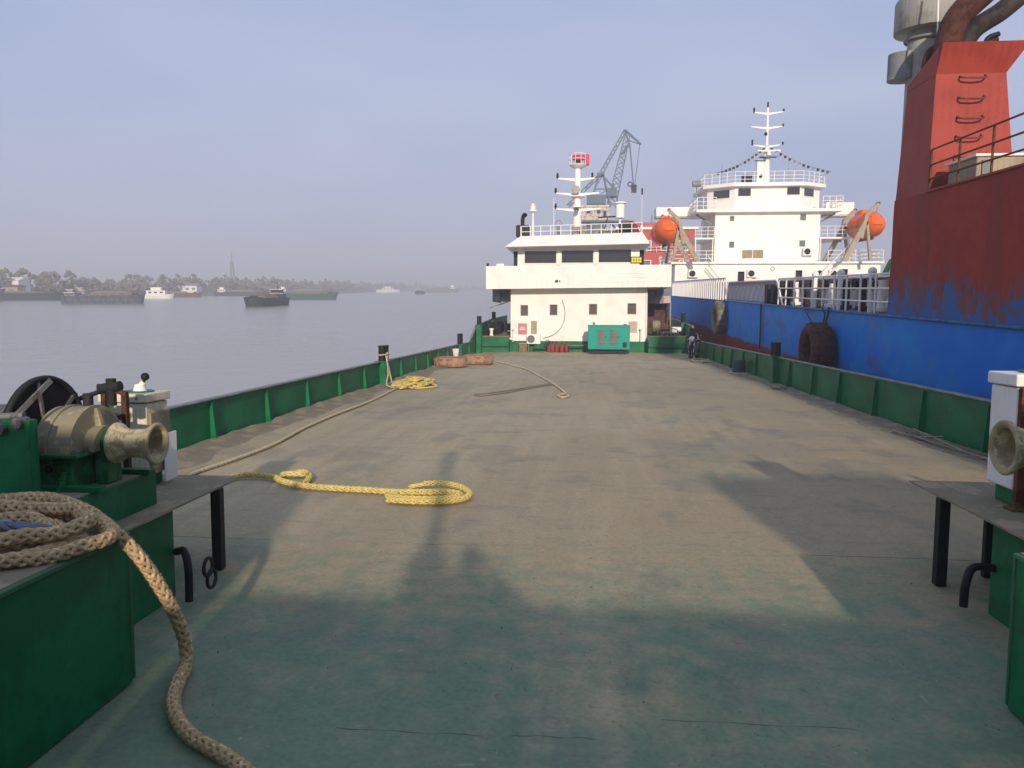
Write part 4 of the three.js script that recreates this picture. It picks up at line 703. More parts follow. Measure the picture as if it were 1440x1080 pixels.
  mesh('gear_case', [prismX(Array.from({ length: 23 }, (_, i) => [-5.75 + Math.cos(Math.PI * i / 22) * 0.36, 1.19 + Math.sin(Math.PI * i / 22) * 0.36]), 3.78, 4.1)], M.beige, w2);
  mesh('lower_case', [rbox(0.34, 0.24, 0.66, 3.94, 1.07, -5.75, 0.02), rbox(0.14, 0.3, 0.2, 3.68, 1.1, -5.75, 0.02)], M.greenWind, w2);
  mesh('wire_drum', [cyl([4.2, 1.24, -5.75], [5.3, 1.24, -5.75], 0.26, 0.26, 24), cyl([4.2, 1.24, -5.75], [4.24, 1.24, -5.75], 0.5, 0.5, 32), cyl([5.3, 1.24, -5.75], [5.34, 1.24, -5.75], 0.5, 0.5, 32)], M.dark, w2);
  aboard(w2);
  // control pedestals
  const c = thing('control_pedestal', 'cream winch control box with joystick lever behind the left windlass', 'control box', [-3.86, 0.73, -6.3]);
  mesh('cabinet', [rbox(0.40, 0.62, 0.34, 0, 0.42, 0, 0.015)], M.boxCream, c); mesh('foot', rbox(0.3, 0.12, 0.28, 0, 0.06, 0, 0.01), M.green, c);
  mesh('cabinet_lid', [rbox(0.44, 0.075, 0.38, 0, 0.775, 0, 0.012)], M.boxCream, c); mesh('side_panel', [rbox(0.03, 0.5, 0.30, 0.215, 0.40, 0, 0.008)], M.beige, c);
  mesh('apron_plate', rbox(0.012, 0.42, 0.2, 0.25, 0.24, -0.1, 0.004), M.white, c);
  mesh('lever_plate', cyl([0.03, 0.812, 0], [0.03, 0.824, 0], 0.13, 0.13, 18), M.greenPale, c);
  mesh('lever', [cyl([0.02, 0.82, 0], [0.09, 0.9, 0], 0.035, 0.025, 10), cyl([0.05, 0.82, 0], [0.05, 0.88, 0], 0.06, 0.04, 10)], M.white, c); mesh('lever_knob', [sph(0.035, 0.10, 0.945, 0), cyl([0.085, 0.9, 0], [0.1, 0.94, 0], 0.012)], M.black, c);
  for (const x of [-0.13, 0.13]) mesh('screw', cyl([x, 0.775, 0.188], [x, 0.775, 0.196], 0.012, 0.012, 8), M.steel, c);
  const c2 = copy(c, [3.5, 0.75, -6.3], 0, 'white winch control box with bent lever beside the pale flared drum');
  c2.scale.set(1.12, 1.27, 1.12); c2.traverse(q => { if (q.material === M.boxCream) q.material = M.white; }); aboard(c); aboard(c2);
  const bk = thing('control_bracket', 'brown steel upright fixed beside the right-hand winch control box', 'bracket', [3.31, 0.75, -6.07]);
  mesh('upright', rbox(0.07, 0.93, 0.05, 0, 0.465, 0, 0.006), M.rust, bk); mesh('foot_plate', rbox(0.16, 0.02, 0.14, 0, 0.01, 0, 0.004), M.rust, bk); aboard(bk);
}
// ---------------------------------------------------------------- the blue cargo ship alongside
const shipB = thing('cargo_ship', 'large blue hulled ship with white bridge and red funnel moored alongside', 'ship');
{
  const blueT = tex(2048, 256, (u, v) => {          // 110 m by 4.9 m of side plating
    const x = u * 110, y = v * 4.9, n = fbm(x * 0.35, y * 0.9, 161, 5), st = fbm(x * 2.2, y * 0.25, 162, 4), f = fbm(x * 3, y * 3, 163, 3);
    let c = mix([0.002, 0.16, 0.62], [0.008, 0.22, 0.64], sm(0.4, 0.7, n * 0.6 + f * 0.4));
    c = mix(c, [0.13, 0.19, 0.24], 0.3 * sm(0.55, 0.8, st) * sm(0.4, 0.7, n));
    c = mix(c, [0.10, 0.055, 0.045], 0.35 * sm(0.60, 0.72, fbm(x * 0.6, y * 1.2, 164, 5)));
    // rust-red boot topping showing through above its line
    c = mix(c, [0.22, 0.03, 0.025], sm(3.16, 3.02, y + (n - 0.5) * 0.3 + (f - 0.5) * 0.15 + sm(38, 32, x) * 1.2));
    return c;
  });
  const side = new THREE.MeshPhysicalMaterial({ map: blueT, roughness: 0.6, specularIntensity: 0.3 });
  const z0 = 8, L = 110, g = new THREE.PlaneGeometry(L, 4.9, 440, 10).rotateY(-Math.PI / 2).translate(8, 3.86 - 2.45, z0 - L / 2), p = g.attributes.position, uv = g.attributes.uv;
  for (let i = 0; i < p.count; i++) { const z = p.getZ(i), y = p.getY(i); uv.setXY(i, (z0 - z) / L, (y + 1.04) / 4.9); p.setX(i, 8 + (fbm(z * 0.45, y * 0.7, 165, 3) - 0.5) * 0.10); }
  g.computeVertexNormals(); mesh('hull_side', g, side, shipB, true);
  mesh('hull', prismX([[8, -1.04], [-102, -1.04], [-102, 3.85], [8, 3.85]], 8.09, 28.4), mat(0.02, 0.10, 0.30, 0.5, paintO), shipB);
  mesh('rubbing_strake', [rbox(0.1, 0.07, 110, 8.0, 3.875, -47, 0.02)], mat(0.03, 0.12, 0.30, 0.5, { map: rustT, tile: 2 }), shipB);
  mesh('hanging_line', cyl([7.93, 3.9, -35.5], [7.94, 1.9, -35.5], 0.035, 0.03, 6), M.black, shipB);
  // poop side: red plating over worn blue
  const redT = tex(1024, 256, (u, v) => {           // 29 m by 3 m
    const x = u * 29, y = v * 3, n = fbm(x * 0.5, y * 0.9, 171, 5), st = fbm(x * 2.4, y * 0.3, 172, 4), f = fbm(x * 5, y * 5, 173, 3);
    let c = mix([0.27, 0.030, 0.022], [0.33, 0.042, 0.03], sm(0.35, 0.7, n * 0.6 + f * 0.4));
    c = mix(c, [0.17, 0.04, 0.03], 0.5 * sm(0.5, 0.7, st));
    const e = y + (st - 0.5) * 0.8 + (n - 0.5) * 1.1 + (f - 0.5) * 0.8 + (vnoise(x * 13, y * 7, 174) - 0.5) * 0.7 + (vnoise(x * 30, y * 30, 176) - 0.5) * 0.3;
    c = mix(c, [0.10, 0.10, 0.12], 0.75 * sm(1.15, 0.35, e)); c = mix(c, [0.01, 0.13, 0.42], 0.85 * sm(0.55, 0.0, e));
    return c;
  });
  const rm = new THREE.MeshPhysicalMaterial({ map: redT, roughness: 0.7, specularIntensity: 0.3 });
  const rg = new THREE.PlaneGeometry(29.2, 2.95, 120, 10).rotateY(-Math.PI / 2).translate(8.0, 3.86 + 1.475 + 0.03, 8 - 14.6), rp = rg.attributes.position, ru = rg.attributes.uv;
  for (let i = 0; i < rp.count; i++) { const z = rp.getZ(i), y = rp.getY(i); ru.setXY(i, (8 - z) / 29, (y - 3.89) / 3); rp.setX(i, 8.0 + 0.012 + (fbm(z * 0.5, y * 0.8, 175, 3) - 0.5) * 0.07); }
  rg.computeVertexNormals(); mesh('poop_side', rg, rm, shipB, true);
  mesh('poop_house', bx(8.06, 28.3, 3.87, 6.8, 8, -21.18), M.red, shipB);
  mesh('poop_edge', rbox(0.09, 0.05, 27.3, 8.02, 6.845, -5.7, 0.012), M.red, shipB);
  railing(shipB, M.rust, [[8.06, 6.85, 7], [8.06, 6.85, -19.3]], { h: 0.95, rails: 3, gap: 1.35, r: 0.026, name: 'poop_railing' });
  const lk = mesh('cream_locker', [rbox(1.9, 0.52, 1.3, 9.25, 7.11, -18.3, 0.03)], M.tan, shipB);
  mesh('locker_lid', rbox(2.0, 0.06, 1.4, 9.25, 7.40, -18.3, 0.02), M.white, lk); mesh('locker_clip', box(0.2, 0.3, 0.05, 8.5, 7.15, -17.63), M.grey, lk);
  // funnel casing
  const f = grp('funnel', shipB);
  mesh('funnel_casing', hull8([[8.03, 6.8, -19.34], [9.98, 6.8, -19.34], [9.98, 6.8, -21.2], [8.03, 6.8, -21.2], [8.06, 9.5, -19.34], [9.6, 9.5, -19.34], [9.6, 9.5, -20.95], [8.06, 9.5, -20.95]]), M.red, f);
  mesh('funnel_flare', hull8([[8.06, 9.5, -19.34], [9.6, 9.5, -19.34], [9.6, 9.5, -19.42], [8.06, 9.5, -19.42], [8.06, 10.12, -19.06], [9.95, 10.12, -19.06], [9.95, 10.12, -19.14], [8.06, 10.12, -19.14]]), M.red, f);
  mesh('funnel_cheek', [prismX([[-19.36, 9.49], [-20.95, 9.49], [-20.95, 9.62], [-19.2, 10.1]], 8.05, 8.09), hull8([[9.56, 9.5, -19.4], [9.6, 9.5, -19.4], [9.6, 9.5, -20.9], [9.56, 9.5, -20.9], [9.9, 10.12, -19.1], [9.95, 10.12, -19.1], [9.95, 10.1, -20.9], [9.9, 10.1, -20.9]])], M.red, f);
  for (const y of [9.38, 8.92, 8.48, 8.05, 7.6]) mesh('ladder_rung', tube([[8.58, y + 0.06, -19.34], [8.6, y, -19.2], [9.1, y, -19.2], [9.14, y + 0.08, -19.34]], 0.022, 18, 6), M.rust, f);
  const exM = mat(0.09, 0.035, 0.022, 0.75, { map: rustT, tile: 0.8 });
  const e = grp('exhaust', shipB);
  mesh('exhaust_pipe', tube([[8.55, 9.4, -20.0], [8.55, 10.3, -20.0], [8.7, 10.9, -19.9], [9.15, 11.4, -19.7], [9.5, 11.7, -19.6]], 0.30, 30, 16), exM, e);
  mesh('exhaust_pipe', tube([[9.0, 9.4, -20.3], [9.0, 10.2, -20.3], [9.2, 10.7, -20.2], [9.7, 11.05, -20.0], [10.1, 11.4, -19.9]], 0.22, 30, 14), mat(0.05, 0.04, 0.037, 0.7, { map: rustT, tile: 0.8 }), e);
  mesh('exhaust_pipe', tube([[8.3, 9.5, -20.4], [8.24, 10.0, -20.4], [8.32, 10.3, -20.4], [8.42, 10.36, -20.4]], 0.09, 18, 10), exM, e);
  for (const [x, z] of [[9.25, -19.7], [9.42, -20.1]]) mesh('exhaust_pipe', tube([[x, 9.6, z], [x, 10.22, z], [x + 0.08, 10.38, z], [x + 0.3, 10.46, z]], 0.06, 16, 8), M.black, e);
  const v = grp('ventilator', shipB);
  mesh('vent_trunk', cyl([8.83, 6.8, -21.95], [8.83, 11.4, -21.95], 0.43, 0.43, 24), M.greyVent, v);
  mesh('vent_head', lathe([[0.5, 0.0], [0.86, 0.0], [0.86, 0.75], [0.8, 0.85], [0, 0.95]], 'y', 8.92, 11.22, -21.95, 32), M.greyVent, v);
  mesh('vent_collar', tor(0.49, 0.04, 'y', 8.83, 11.02, -21.95, 30, 8), M.grey, v);
  mesh('vent_side', [cyl([8.36, 10.05, -22.1], [8.36, 10.72, -22.1], 0.38, 0.38, 22)], M.grey, v);
  mesh('vent_stay', cyl([8.42, 9.9, -20.2], [8.5, 12.0, -20.6], 0.02), M.white, v);
}
{ // main deck gear: railing, hatch coaming with its stays, pipes
  railing(shipB, M.white2, [[8.25, 3.87, -46], [8.25, 3.87, -73]], { h: 1.3, rails: 1, gap: 0.85, r: 0.055, name: 'deck_railing' });
  railing(shipB, M.white2, [[8.25, 3.87, -21.6], [8.25, 3.87, -33.8]], { h: 1.12, rails: 3, gap: 1.25, r: 0.032, name: 'deck_railing' });
  mesh('rail_stay', bar([8.25, 3.87, -33.0], [8.25, 4.95, -34.2], 0.06), M.white2, shipB); mesh('rail_stay', bar([8.25, 4.9, -45.4], [8.25, 3.9, -46.2], 0.06), M.white2, shipB);
  const h = grp('hatch_coaming', shipB);
  mesh('coaming_plate', bx(9.9, 24, 3.86, 4.95, -23, -71), M.pink, h);
  for (let z = -23; z > -71; z -= 1.25) mesh('coaming_stay', hull8([[9.55, 3.86, z], [9.9, 3.86, z], [9.9, 3.86, z - 0.08], [9.55, 3.86, z - 0.08], [9.72, 4.72, z], [9.9, 4.72, z], [9.9, 4.72, z - 0.08], [9.72, 4.72, z - 0.08]]), M.white2, h);
  mesh('coaming_top', bx(9.7, 24, 4.95, 5.02, -22.9, -71.1), M.white2, h);
  const vb = grp('deck_valves', shipB), rr = rng(181), brown = mat(0.055, 0.03, 0.028, 0.85, { map: rustT, tile: 0.5 });
  for (let i = 0; i < 9; i++) { const z = -22.6 - i * 1.55; mesh('standpipe', [cyl([8.9, 3.86, z], [8.9, 4.75 + 0.15 * rr(), z], 0.11, 0.11, 10), cyl([8.9, 3.9, z], [8.9, 4.02, z], 0.2, 0.2, 10)], i % 3 === 1 ? M.white2 : brown, vb); mesh('valve', [sph(0.2, 8.85, 4.72, z - 0.2, 1, 0.85, 1.1, 10), tor(0.17, 0.03, 'x', 8.68, 4.72, z - 0.2, 16, 6), cyl([8.9, 4.7, z], [8.9, 4.7, z - 0.6], 0.1, 0.1, 8)], brown, vb); }
  for (const z of [-34.6, -36.2, -37.4]) mesh('dark_locker', [rbox(0.5, 0.9, 0.6, 8.8, 4.32, z, 0.05)], M.dark, vb);
  for (let i = 0; i < 3; i++) mesh('vent_post', [cyl([8.7, 3.86, -24.4 - i * 2.9], [8.7, 5.05, -24.4 - i * 2.9], 0.09, 0.09, 10), sph(0.13, 8.7, 5.1, -24.4 - i * 2.9)], M.white2, vb);
  mesh('hull_stain_line', cyl([7.92, 3.85, -28.6], [7.5, 3.35, -26.0], 0.03, 0.03, 6), M.black, shipB);
}
{ // accommodation block
  const W = M.white2, a = grp('lower_house', shipB);
  const doors = [[14.1, 14.7, 4.1, 6.1], [19.25, 19.85, 4.1, 6.2], [23.25, 23.85, 4.1, 6.3]];
  mesh('house_front', prismZ([[8.4, 3.86], [26.7, 3.86], [26.7, 6.8], [8.4, 6.8]], -73.15, -73, doors), W, a);
  mesh('house_side', [bx(8.4, 8.55, 3.86, 6.8, -73.15, -92), bx(26.55, 26.7, 3.86, 6.8, -73.15, -92)], W, a);
  mesh('boat_deck', bx(8.0, 26.9, 6.8, 6.98, -72.7, -93), W, a);
  for (const [x0, x1, y0, y1] of doors) { const d = grp('doorway', shipB); mesh('dark_opening', bx(x0 - 0.05, x1 + 0.05, y0 - 0.05, y1 + 0.05, -73.4, -73.3), M.dark, d); mesh('door_leaf', box(0.6, 2.0, 0.06, x1 + 0.34, y0 + 1.0, -72.85, 0, -0.35), W, d); mesh('door_frame', prismZ([[x0 - 0.07, y0], [x1 + 0.07, y0], [x1 + 0.07, y1 + 0.07], [x0 - 0.07, y1 + 0.07]], -73, -72.94, [[x0, x1, y0 + 0.01, y1]]), W, d); }
  mesh('porthole', [tor(0.2, 0.04, 'z', 21.4, 5.95, -72.98), cyl([21.4, 5.95, -72.99], [21.4, 5.95, -72.97], 0.19, 0.19, 16)], M.black, shipB); mesh('porthole', [tor(0.16, 0.03, 'z', 17.2, 6.35, -72.98)], M.grey, shipB);
  for (const [x, y, z] of [[10.05, 5.55, -72.8], [15.35, 5.55, -72.8], [22.6, 5.55, -72.8], [20.75, 7.6, -74.7]]) { const c = grp('air_conditioner', shipB, [x, y, z]); mesh('casing', rbox(0.9, 0.72, 0.34, 0, 0.36, 0, 0.03), W, c); mesh('fan', [cyl([-0.1, 0.36, 0.165], [-0.1, 0.36, 0.185], 0.25, 0.25, 18), tor(0.26, 0.03, 'z', -0.1, 0.36, 0.18)], M.dark, c); }
  for (const [x0, y0, x1, y1] of [[11.2, 6.6, 13.2, 4.2], [20.9, 4.6, 23.6, 7.6]]) mesh('inclined_ladder', [bar([x0, y0, -72.6], [x1, y1, -72.6], 0.07), bar([x0, y0, -72.0], [x1, y1, -72.0], 0.07), bar([x0, y0 + 0.9, -72.0], [x1, y1 + 0.9, -72.0], 0.05)], M.white2, shipB);
  railing(shipB, W, [[8.1, 6.98, -85], [8.1, 6.98, -72.8], [12.2, 6.98, -72.8]], { h: 1.0, gap: 1.1, r: 0.035, name: 'boat_deck_railing' });
  railing(shipB, W, [[22.0, 6.98, -72.8], [26.8, 6.98, -72.8], [26.8, 6.98, -85]], { h: 1.0, gap: 1.1, r: 0.035, name: 'boat_deck_railing' });
  // tower
  const T = grp('bridge_tower', shipB), ports = [[13.58, 13.98, 10.82, 11.28], [19.98, 20.5, 10.83, 11.4], [20.0, 20.52, 8.43, 9.0], [13.6, 14.05, 8.35, 8.92]];
  mesh('tower_front', prismZ([[12.25, 6.98], [21.8, 6.98], [21.8, 11.6], [12.25, 11.6]], -75.15, -75, ports), W, T);
  mesh('tower_side', [bx(12.25, 12.4, 6.98, 11.6, -75.15, -84), bx(21.65, 21.8, 6.98, 11.6, -75.15, -84)], W, T);
  windowSet(shipB, ports, -75, W, 0.05, M.tealDark);
  for (const x of [15.3, 16.3]) { const l = mesh('vent_grille', rbox(0.9, 0.75, 0.1, x, 7.77, -74.93, 0.02), M.tan, shipB); for (let i = 0; i < 5; i++) mesh('grille_bar', box(0.82, 0.03, 0.04, x, 7.5 + i * 0.13, -74.86), M.beige, l); }
  // bridge deck, wings and wheelhouse with canted corners
  const d = grp('bridge_wings', shipB);
  mesh('wing_deck', bx(10.4, 23.6, 11.6, 11.85, -74.3, -82), W, d);
  mesh('wing_breastwork', [bx(7.0, 10.4, 11.5, 12.4, -77.5, -77.6), bx(7.0, 7.1, 11.5, 12.4, -77.6, -80), bx(7.0, 10.4, 11.45, 11.55, -77.5, -80)], W, d); mesh('wing_breastwork', [bx(23.0, 25.6, 11.5, 12.7, -77.5, -77.6), bx(25.5, 25.6, 11.5, 12.7, -77.6, -80), bx(23, 25.6, 11.45, 11.55, -77.5, -80)], W, d);
  for (const x of [10.6, 23.4]) mesh('wing_bracket', bar([x, 11.55, -76], [x > 17 ? 21.9 : 12.1, 10.6, -76], 0.16), M.grey, d);
  railing(shipB, W, [[10.45, 11.85, -80], [10.45, 11.85, -74.4], [12.2, 11.85, -74.4]], { h: 1.1, gap: 0.7, r: 0.035, name: 'wing_railing' });
  railing(shipB, W, [[21.8, 11.85, -74.4], [23.55, 11.85, -74.4], [23.55, 11.85, -80]], { h: 1.1, gap: 0.7, r: 0.035, name: 'wing_railing' });
  const w = grp('wheelhouse', shipB), fp = [[11.75, -77], [14.0, -75.2], [20.0, -75.2], [22.2, -77], [22.2, -83], [11.75, -83]];
  const s = new THREE.Shape(fp.map(([x, z]) => new THREE.Vector2(x, -z)));
  mesh('wheelhouse_wall', new THREE.ExtrudeGeometry(s, { depth: 2.15, bevelEnabled: false }).rotateX(-Math.PI / 2).translate(0, 11.85, 0), W, w);
  mesh('wheelhouse_roof', new THREE.ExtrudeGeometry(new THREE.Shape([[11.3, -76.6], [13.8, -74.7], [20.2, -74.7], [22.6, -76.6], [22.6, -83.5], [11.3, -83.5]].map(([x, z]) => new THREE.Vector2(x, -z))), { depth: 0.28, bevelEnabled: true, bevelSize: 0.03, bevelThickness: 0.03, bevelSegments: 1 }).rotateX(-Math.PI / 2).translate(0, 14.0, 0), W, w);
  const canted = (xa, za, xb, zb, t0, t1, y0, y1) => { const p = t => [xa + (xb - xa) * t, za + (zb - za) * t], a = p(t0), b = p(t1), wn = grp('window', shipB), ang = Math.atan2(-(zb - za), xb - xa), L = Math.hypot(b[0] - a[0], b[1] - a[1]), c = [(a[0] + b[0]) / 2, (a[1] + b[1]) / 2], nx = Math.sin(ang), nz = Math.cos(ang);
    mesh('window_frame', box(L + 0.14, y1 - y0 + 0.14, 0.06, c[0] + nx * 0.02, (y0 + y1) / 2, c[1] + nz * 0.02, 0, ang), W, wn); mesh('pane', box(L, y1 - y0, 0.04, c[0] + nx * 0.045, (y0 + y1) / 2, c[1] + nz * 0.045, 0, ang), M.glass, wn); };
  canted(11.75, -77, 14.0, -75.2, 0.25, 0.82, 13.02, 13.75); canted(14, -75.2, 20, -75.2, 0.05, 0.24, 13.12, 13.82); canted(14, -75.2, 20, -75.2, 0.79, 0.98, 13.2, 13.88); canted(20, -75.2, 22.2, -77, 0.15, 0.65, 13.12, 13.82);
  railing(shipB, W, [[11.4, 14.3, -83], [11.4, 14.3, -76.7], [13.9, 14.3, -74.8], [20.1, 14.3, -74.8], [22.5, 14.3, -76.7], [22.5, 14.3, -83]], { h: 1.0, gap: 0.85, r: 0.032, name: 'roof_railing' });
  mesh('roof_cask', cyl([15.2, 14.3, -76], [15.2, 15.1, -76], 0.5, 0.5, 16), M.dark, shipB); mesh('searchlight', [cyl([10.6, 11.9, -76], [10.6, 14.2, -76], 0.06, 0.06, 8), cyl([10.2, 14.4, -76], [11.0, 14.4, -76], 0.3, 0.3, 12)], M.grey, shipB);
  // inner decks at the sides of the tower
  for (const [x0, x1] of [[10.4, 12.2], [21.85, 24.6]]) { const q = grp('side_gallery', shipB); mesh('gallery_floor', bx(x0, x1, 9.15, 9.3, -75, -83), W, q); mesh('gallery_post', cyl([x0 + 0.1, 6.98, -75.1], [x0 + 0.1, 9.15, -75.1], 0.06), W, q); mesh('gallery_post', cyl([x1 - 0.1, 6.98, -75.1], [x1 - 0.1, 9.15, -75.1], 0.06), W, q); }
  railing(shipB, W, [[10.45, 9.3, -75.05], [12.2, 9.3, -75.05]], { h: 1.0, gap: 0.6, r: 0.03, name: 'gallery_railing' }); railing(shipB, W, [[21.85, 9.3, -75.05], [24.55, 9.3, -75.05]], { h: 1.0, gap: 0.7, r: 0.03, name: 'gallery_railing' });
  // mast
  const m = grp('mast', shipB, [17.6, 0, -79]);
  mesh('mast_house', [bx(-0.9, -0.3, 14.3, 17.0, -0.3, 0.3), cyl([0, 14.3, 0], [0, 18, 0], 0.42, 0.26, 14)], W, m); mesh('mast_pole', cyl([0, 18, 0], [-0.05, 21.9, 0], 0.15, 0.1, 10), W, m);
  for (const [y, a] of [[21.3, 1.5], [19.95, 1.55], [18.2, 1.25]]) mesh('yard', [hull8([[-a, y + 0.15, -0.05], [0, y - 0.12, -0.05], [0, y - 0.12, 0.05], [-a, y + 0.15, 0.05], [-a, y + 0.22, -0.05], [0, y + 0.1, -0.05], [0, y + 0.1, 0.05], [-a, y + 0.22, 0.05]]), hull8([[0, y - 0.12, -0.05], [a, y + 0.15, -0.05], [a, y + 0.15, 0.05], [0, y - 0.12, 0.05], [0, y + 0.1, -0.05], [a, y + 0.22, -0.05], [a, y + 0.22, 0.05], [0, y + 0.1, 0.05]])], W, m);
  for (const [x, y] of [[-0.05, 21.9], [-1.35, 21.4], [-1.4, 18.4], [1.5, 18.4], [1.45, 21.5], [1.45, 20.1]]) mesh('mast_lamp', cyl([x, y, 0], [x, y + (x > 1 ? 0.25 : 0.5), 0], 0.09, 0.09, 8), M.black, m);
  mesh('mast_lamp', sph(0.17, -0.18, 19.4, 0.15), M.black, m); mesh('radar_bar', [rbox(2.2, 0.18, 0.2, 0.1, 17.75, 0.5, 0.05), cyl([0.1, 17.3, 0.5], [0.1, 17.7, 0.5], 0.2, 0.16)], W, m);
  mesh('mast_shelf', [box(1.6, 0.06, 1, 0.1, 17.2, 0.3), box(1.0, 0.05, 0.7, -0.6, 16.9, 0.2)], M.grey, m); mesh('mast_lamp', sph(0.16, -0.55, 15.4, 0.45), M.black, m);
  const fl = grp('dressing_lines', shipB), rr = rng(191), cols = [M.black, M.dark, M.rust, M.grey];
  for (const s of [-1, 1]) { const A = V(17.6, 18.3, -78.8), B = V(17.6 + s * 5.4, 15.3, -76), path = [A, A.clone().lerp(B, 0.5).add(V(0, -0.35, 0)), B]; mesh('line', new THREE.TubeGeometry(new THREE.CatmullRomCurve3(path), 20, 0.015, 5), M.grey, fl); const c = new THREE.CatmullRomCurve3(path); for (let i = 1; i < 14; i++) { const p = c.getPoint(i / 14), k = cols[Math.floor(rr() * 4)]; mesh('pennant', hull8([[p.x - 0.12, p.y - 0.26, p.z], [p.x + 0.12, p.y - 0.22, p.z], [p.x + 0.12, p.y - 0.22, p.z - 0.01], [p.x - 0.12, p.y - 0.26, p.z - 0.01], [p.x - 0.13, p.y, p.z], [p.x + 0.13, p.y, p.z], [p.x + 0.13, p.y, p.z - 0.01], [p.x - 0.13, p.y, p.z - 0.01]]), k, fl); } }
  for (const [x, h] of [[13.2, 2.2], [14.4, 1.8], [19.5, 2.4], [21, 1.9], [12.1, 1.6]]) mesh('aerial', cyl([x, 14.3, -78], [x, 14.3 + h, -78], 0.025, 0.015, 5), M.grey, shipB);
}
function lifeboat(x, y, z, s, label) {
  const b = thing('lifeboat', label, 'lifeboat', [x, y, z], 0, 'enclosed lifeboats in davits');
  const prof = [[0, -3.1], [0.45, -2.95], [0.85, -2.4], [1.12, -1.4], [1.2, 0], [1.12, 1.5], [0.9, 2.4], [0.5, 2.95], [0, 3.1]];
  const g = lathe(prof, 'z', 0, 0, 0, 22), p = g.attributes.position; for (let i = 0; i < p.count; i++) { const yy = p.getY(i); p.setY(i, yy < 0 ? yy * 0.95 : yy * 1.05); } g.computeVertexNormals();
  mesh('hull_shell', g, M.orange, b);
  mesh('gunwale', new THREE.TorusGeometry(1.2, 0.06, 6, 34).scale(1, 2.55, 1).rotateX(Math.PI / 2).translate(0, -0.05, 0), mat(0.5, 0.10, 0.02, 0.5), b);
  mesh('canopy', [rbox(0.9, 0.55, 1.6, 0, 1.25, -0.5, 0.15, 3)], M.orange, b); mesh('keel', rbox(0.14, 0.3, 4.2, 0, -1.15, 0, 0.04), M.rust, b);
  for (const zz of [-1.5, 0, 1.5]) mesh('canopy_rib', tor(1.19, 0.035, 'z', 0, 0.04, zz * 0.9, 26, 5), mat(0.6, 0.11, 0.02, 0.5), b);
  mesh('porthole', cyl([-0.35, 0.55, 2.42], [-0.35, 0.58, 2.62], 0.14, 0.14, 10), M.glass, b); mesh('porthole', cyl([0.35, 0.55, 2.42], [0.35, 0.58, 2.62], 0.14, 0.14, 10), M.glass, b);
  const d = thing('boat_davit', s < 0 ? 'tan davit frame holding the lifeboat beside the red building' : 'tan davit frame holding the lifeboat beside the red funnel', 'davit', [x, 0, z]);
  for (const zz of [2.9, -2.9]) { const a = grp('davit_arm', d); mesh('upright', [bar([-s * 2.6, 6.98, zz], [-s * 0.9, y + 0.3, zz], 0.3, 0.42), bar([-s * 0.4, 6.98, zz], [-s * 0.9, y + 0.3, zz], 0.22, 0.3)], M.tan, a); mesh('arm', [bar([-s * 1.3, y - 1.2, zz], [-s * 0.9, y + 0.9, zz], 0.28, 0.36), bar([-s * 0.95, y + 0.8, zz], [s * 0.05, y + 1.75, zz], 0.24, 0.3)], M.tan, a); mesh('fall_wire', cyl([0, y + 1.7, zz], [0, y + 1.1, zz * 0.9], 0.025), M.black, a); mesh('sheave', cyl([0, y + 1.75, zz - 0.1], [0, y + 1.75, zz + 0.1], 0.16, 0.16, 12), M.dark, a); }
  mesh('cross_beam', bar([-s * 1.2, y - 0.4, 2.9], [-s * 1.2, y - 0.4, -2.9], 0.2), M.tan, d);
}
lifeboat(7.55, 9.75, -74, -1, 'orange enclosed lifeboat hung over the barge deckhouse side of the white bridge'); lifeboat(25.5, 10.15, -74, 1, 'orange enclosed lifeboat hung beside the red funnel side of the white bridge');
{ // fenders between the hulls
  const n = thing('tyre_fender', 'huge reddish brown tyre fender squeezed between barge and blue hull, with dark ropes', 'fender', [7.52, 2.62, -25.6], 0.05);
  const q = tyre(0.86, 0.72, M.tyreRed, 34); mesh('carcass', q.body, M.tyreRed, n); mesh('tread_lugs', q.lugs, M.tyreRed, n).userData.kind = 'stuff';
  mesh('hanging_rope', [tube([[0.2, 0.8, 0.1], [0.3, 1.1, 0.0], [0.4, 1.35, -0.2]], 0.03, 10, 6), tube([[0.2, 0.8, -0.1], [0.35, 1.1, -0.4], [0.42, 1.35, -0.9]], 0.03, 10, 6)], M.black, n);
  const f = thing('tyre_fender', 'upright greyish dusty tyre fender hanging on the blue hull by the motorcycle', 'fender', [7.62, 2.92, -44.5], 0.05);
  const r = tyre(0.95, 0.5, M.tyreGrey, 30); mesh('carcass', r.body, M.tyreGrey, f); mesh('tread_lugs', r.lugs, M.tyreGrey, f).userData.kind = 'stuff'; mesh('hanging_rope', tube([[0.1, 0.9, 0], [0.3, 1.0, 0], [0.4, 1.05, 0]], 0.03, 8, 6), M.black, f);
}
{ const g = thing('green_cover', 'green sloping cover at the outer end of the white deckhouse by the red funnel casing', 'cover', [27.4, 6.98, -72.9]); mesh('sheet', hull8([[-0.6, -1.9, 0.5], [0.9, -1.9, 0.5], [0.9, -1.9, -1], [-0.6, -1.9, -1], [0.2, 0.2, 0.1], [0.9, 0.4, 0.1], [0.9, 0.4, -0.6], [0.2, 0.2, -0.6]]), mat(0.02, 0.2, 0.07, 0.7), g); mesh('batten', bar([-0.55, -1.8, 0.55], [0.25, 0.2, 0.15], 0.08), M.dark, g); }
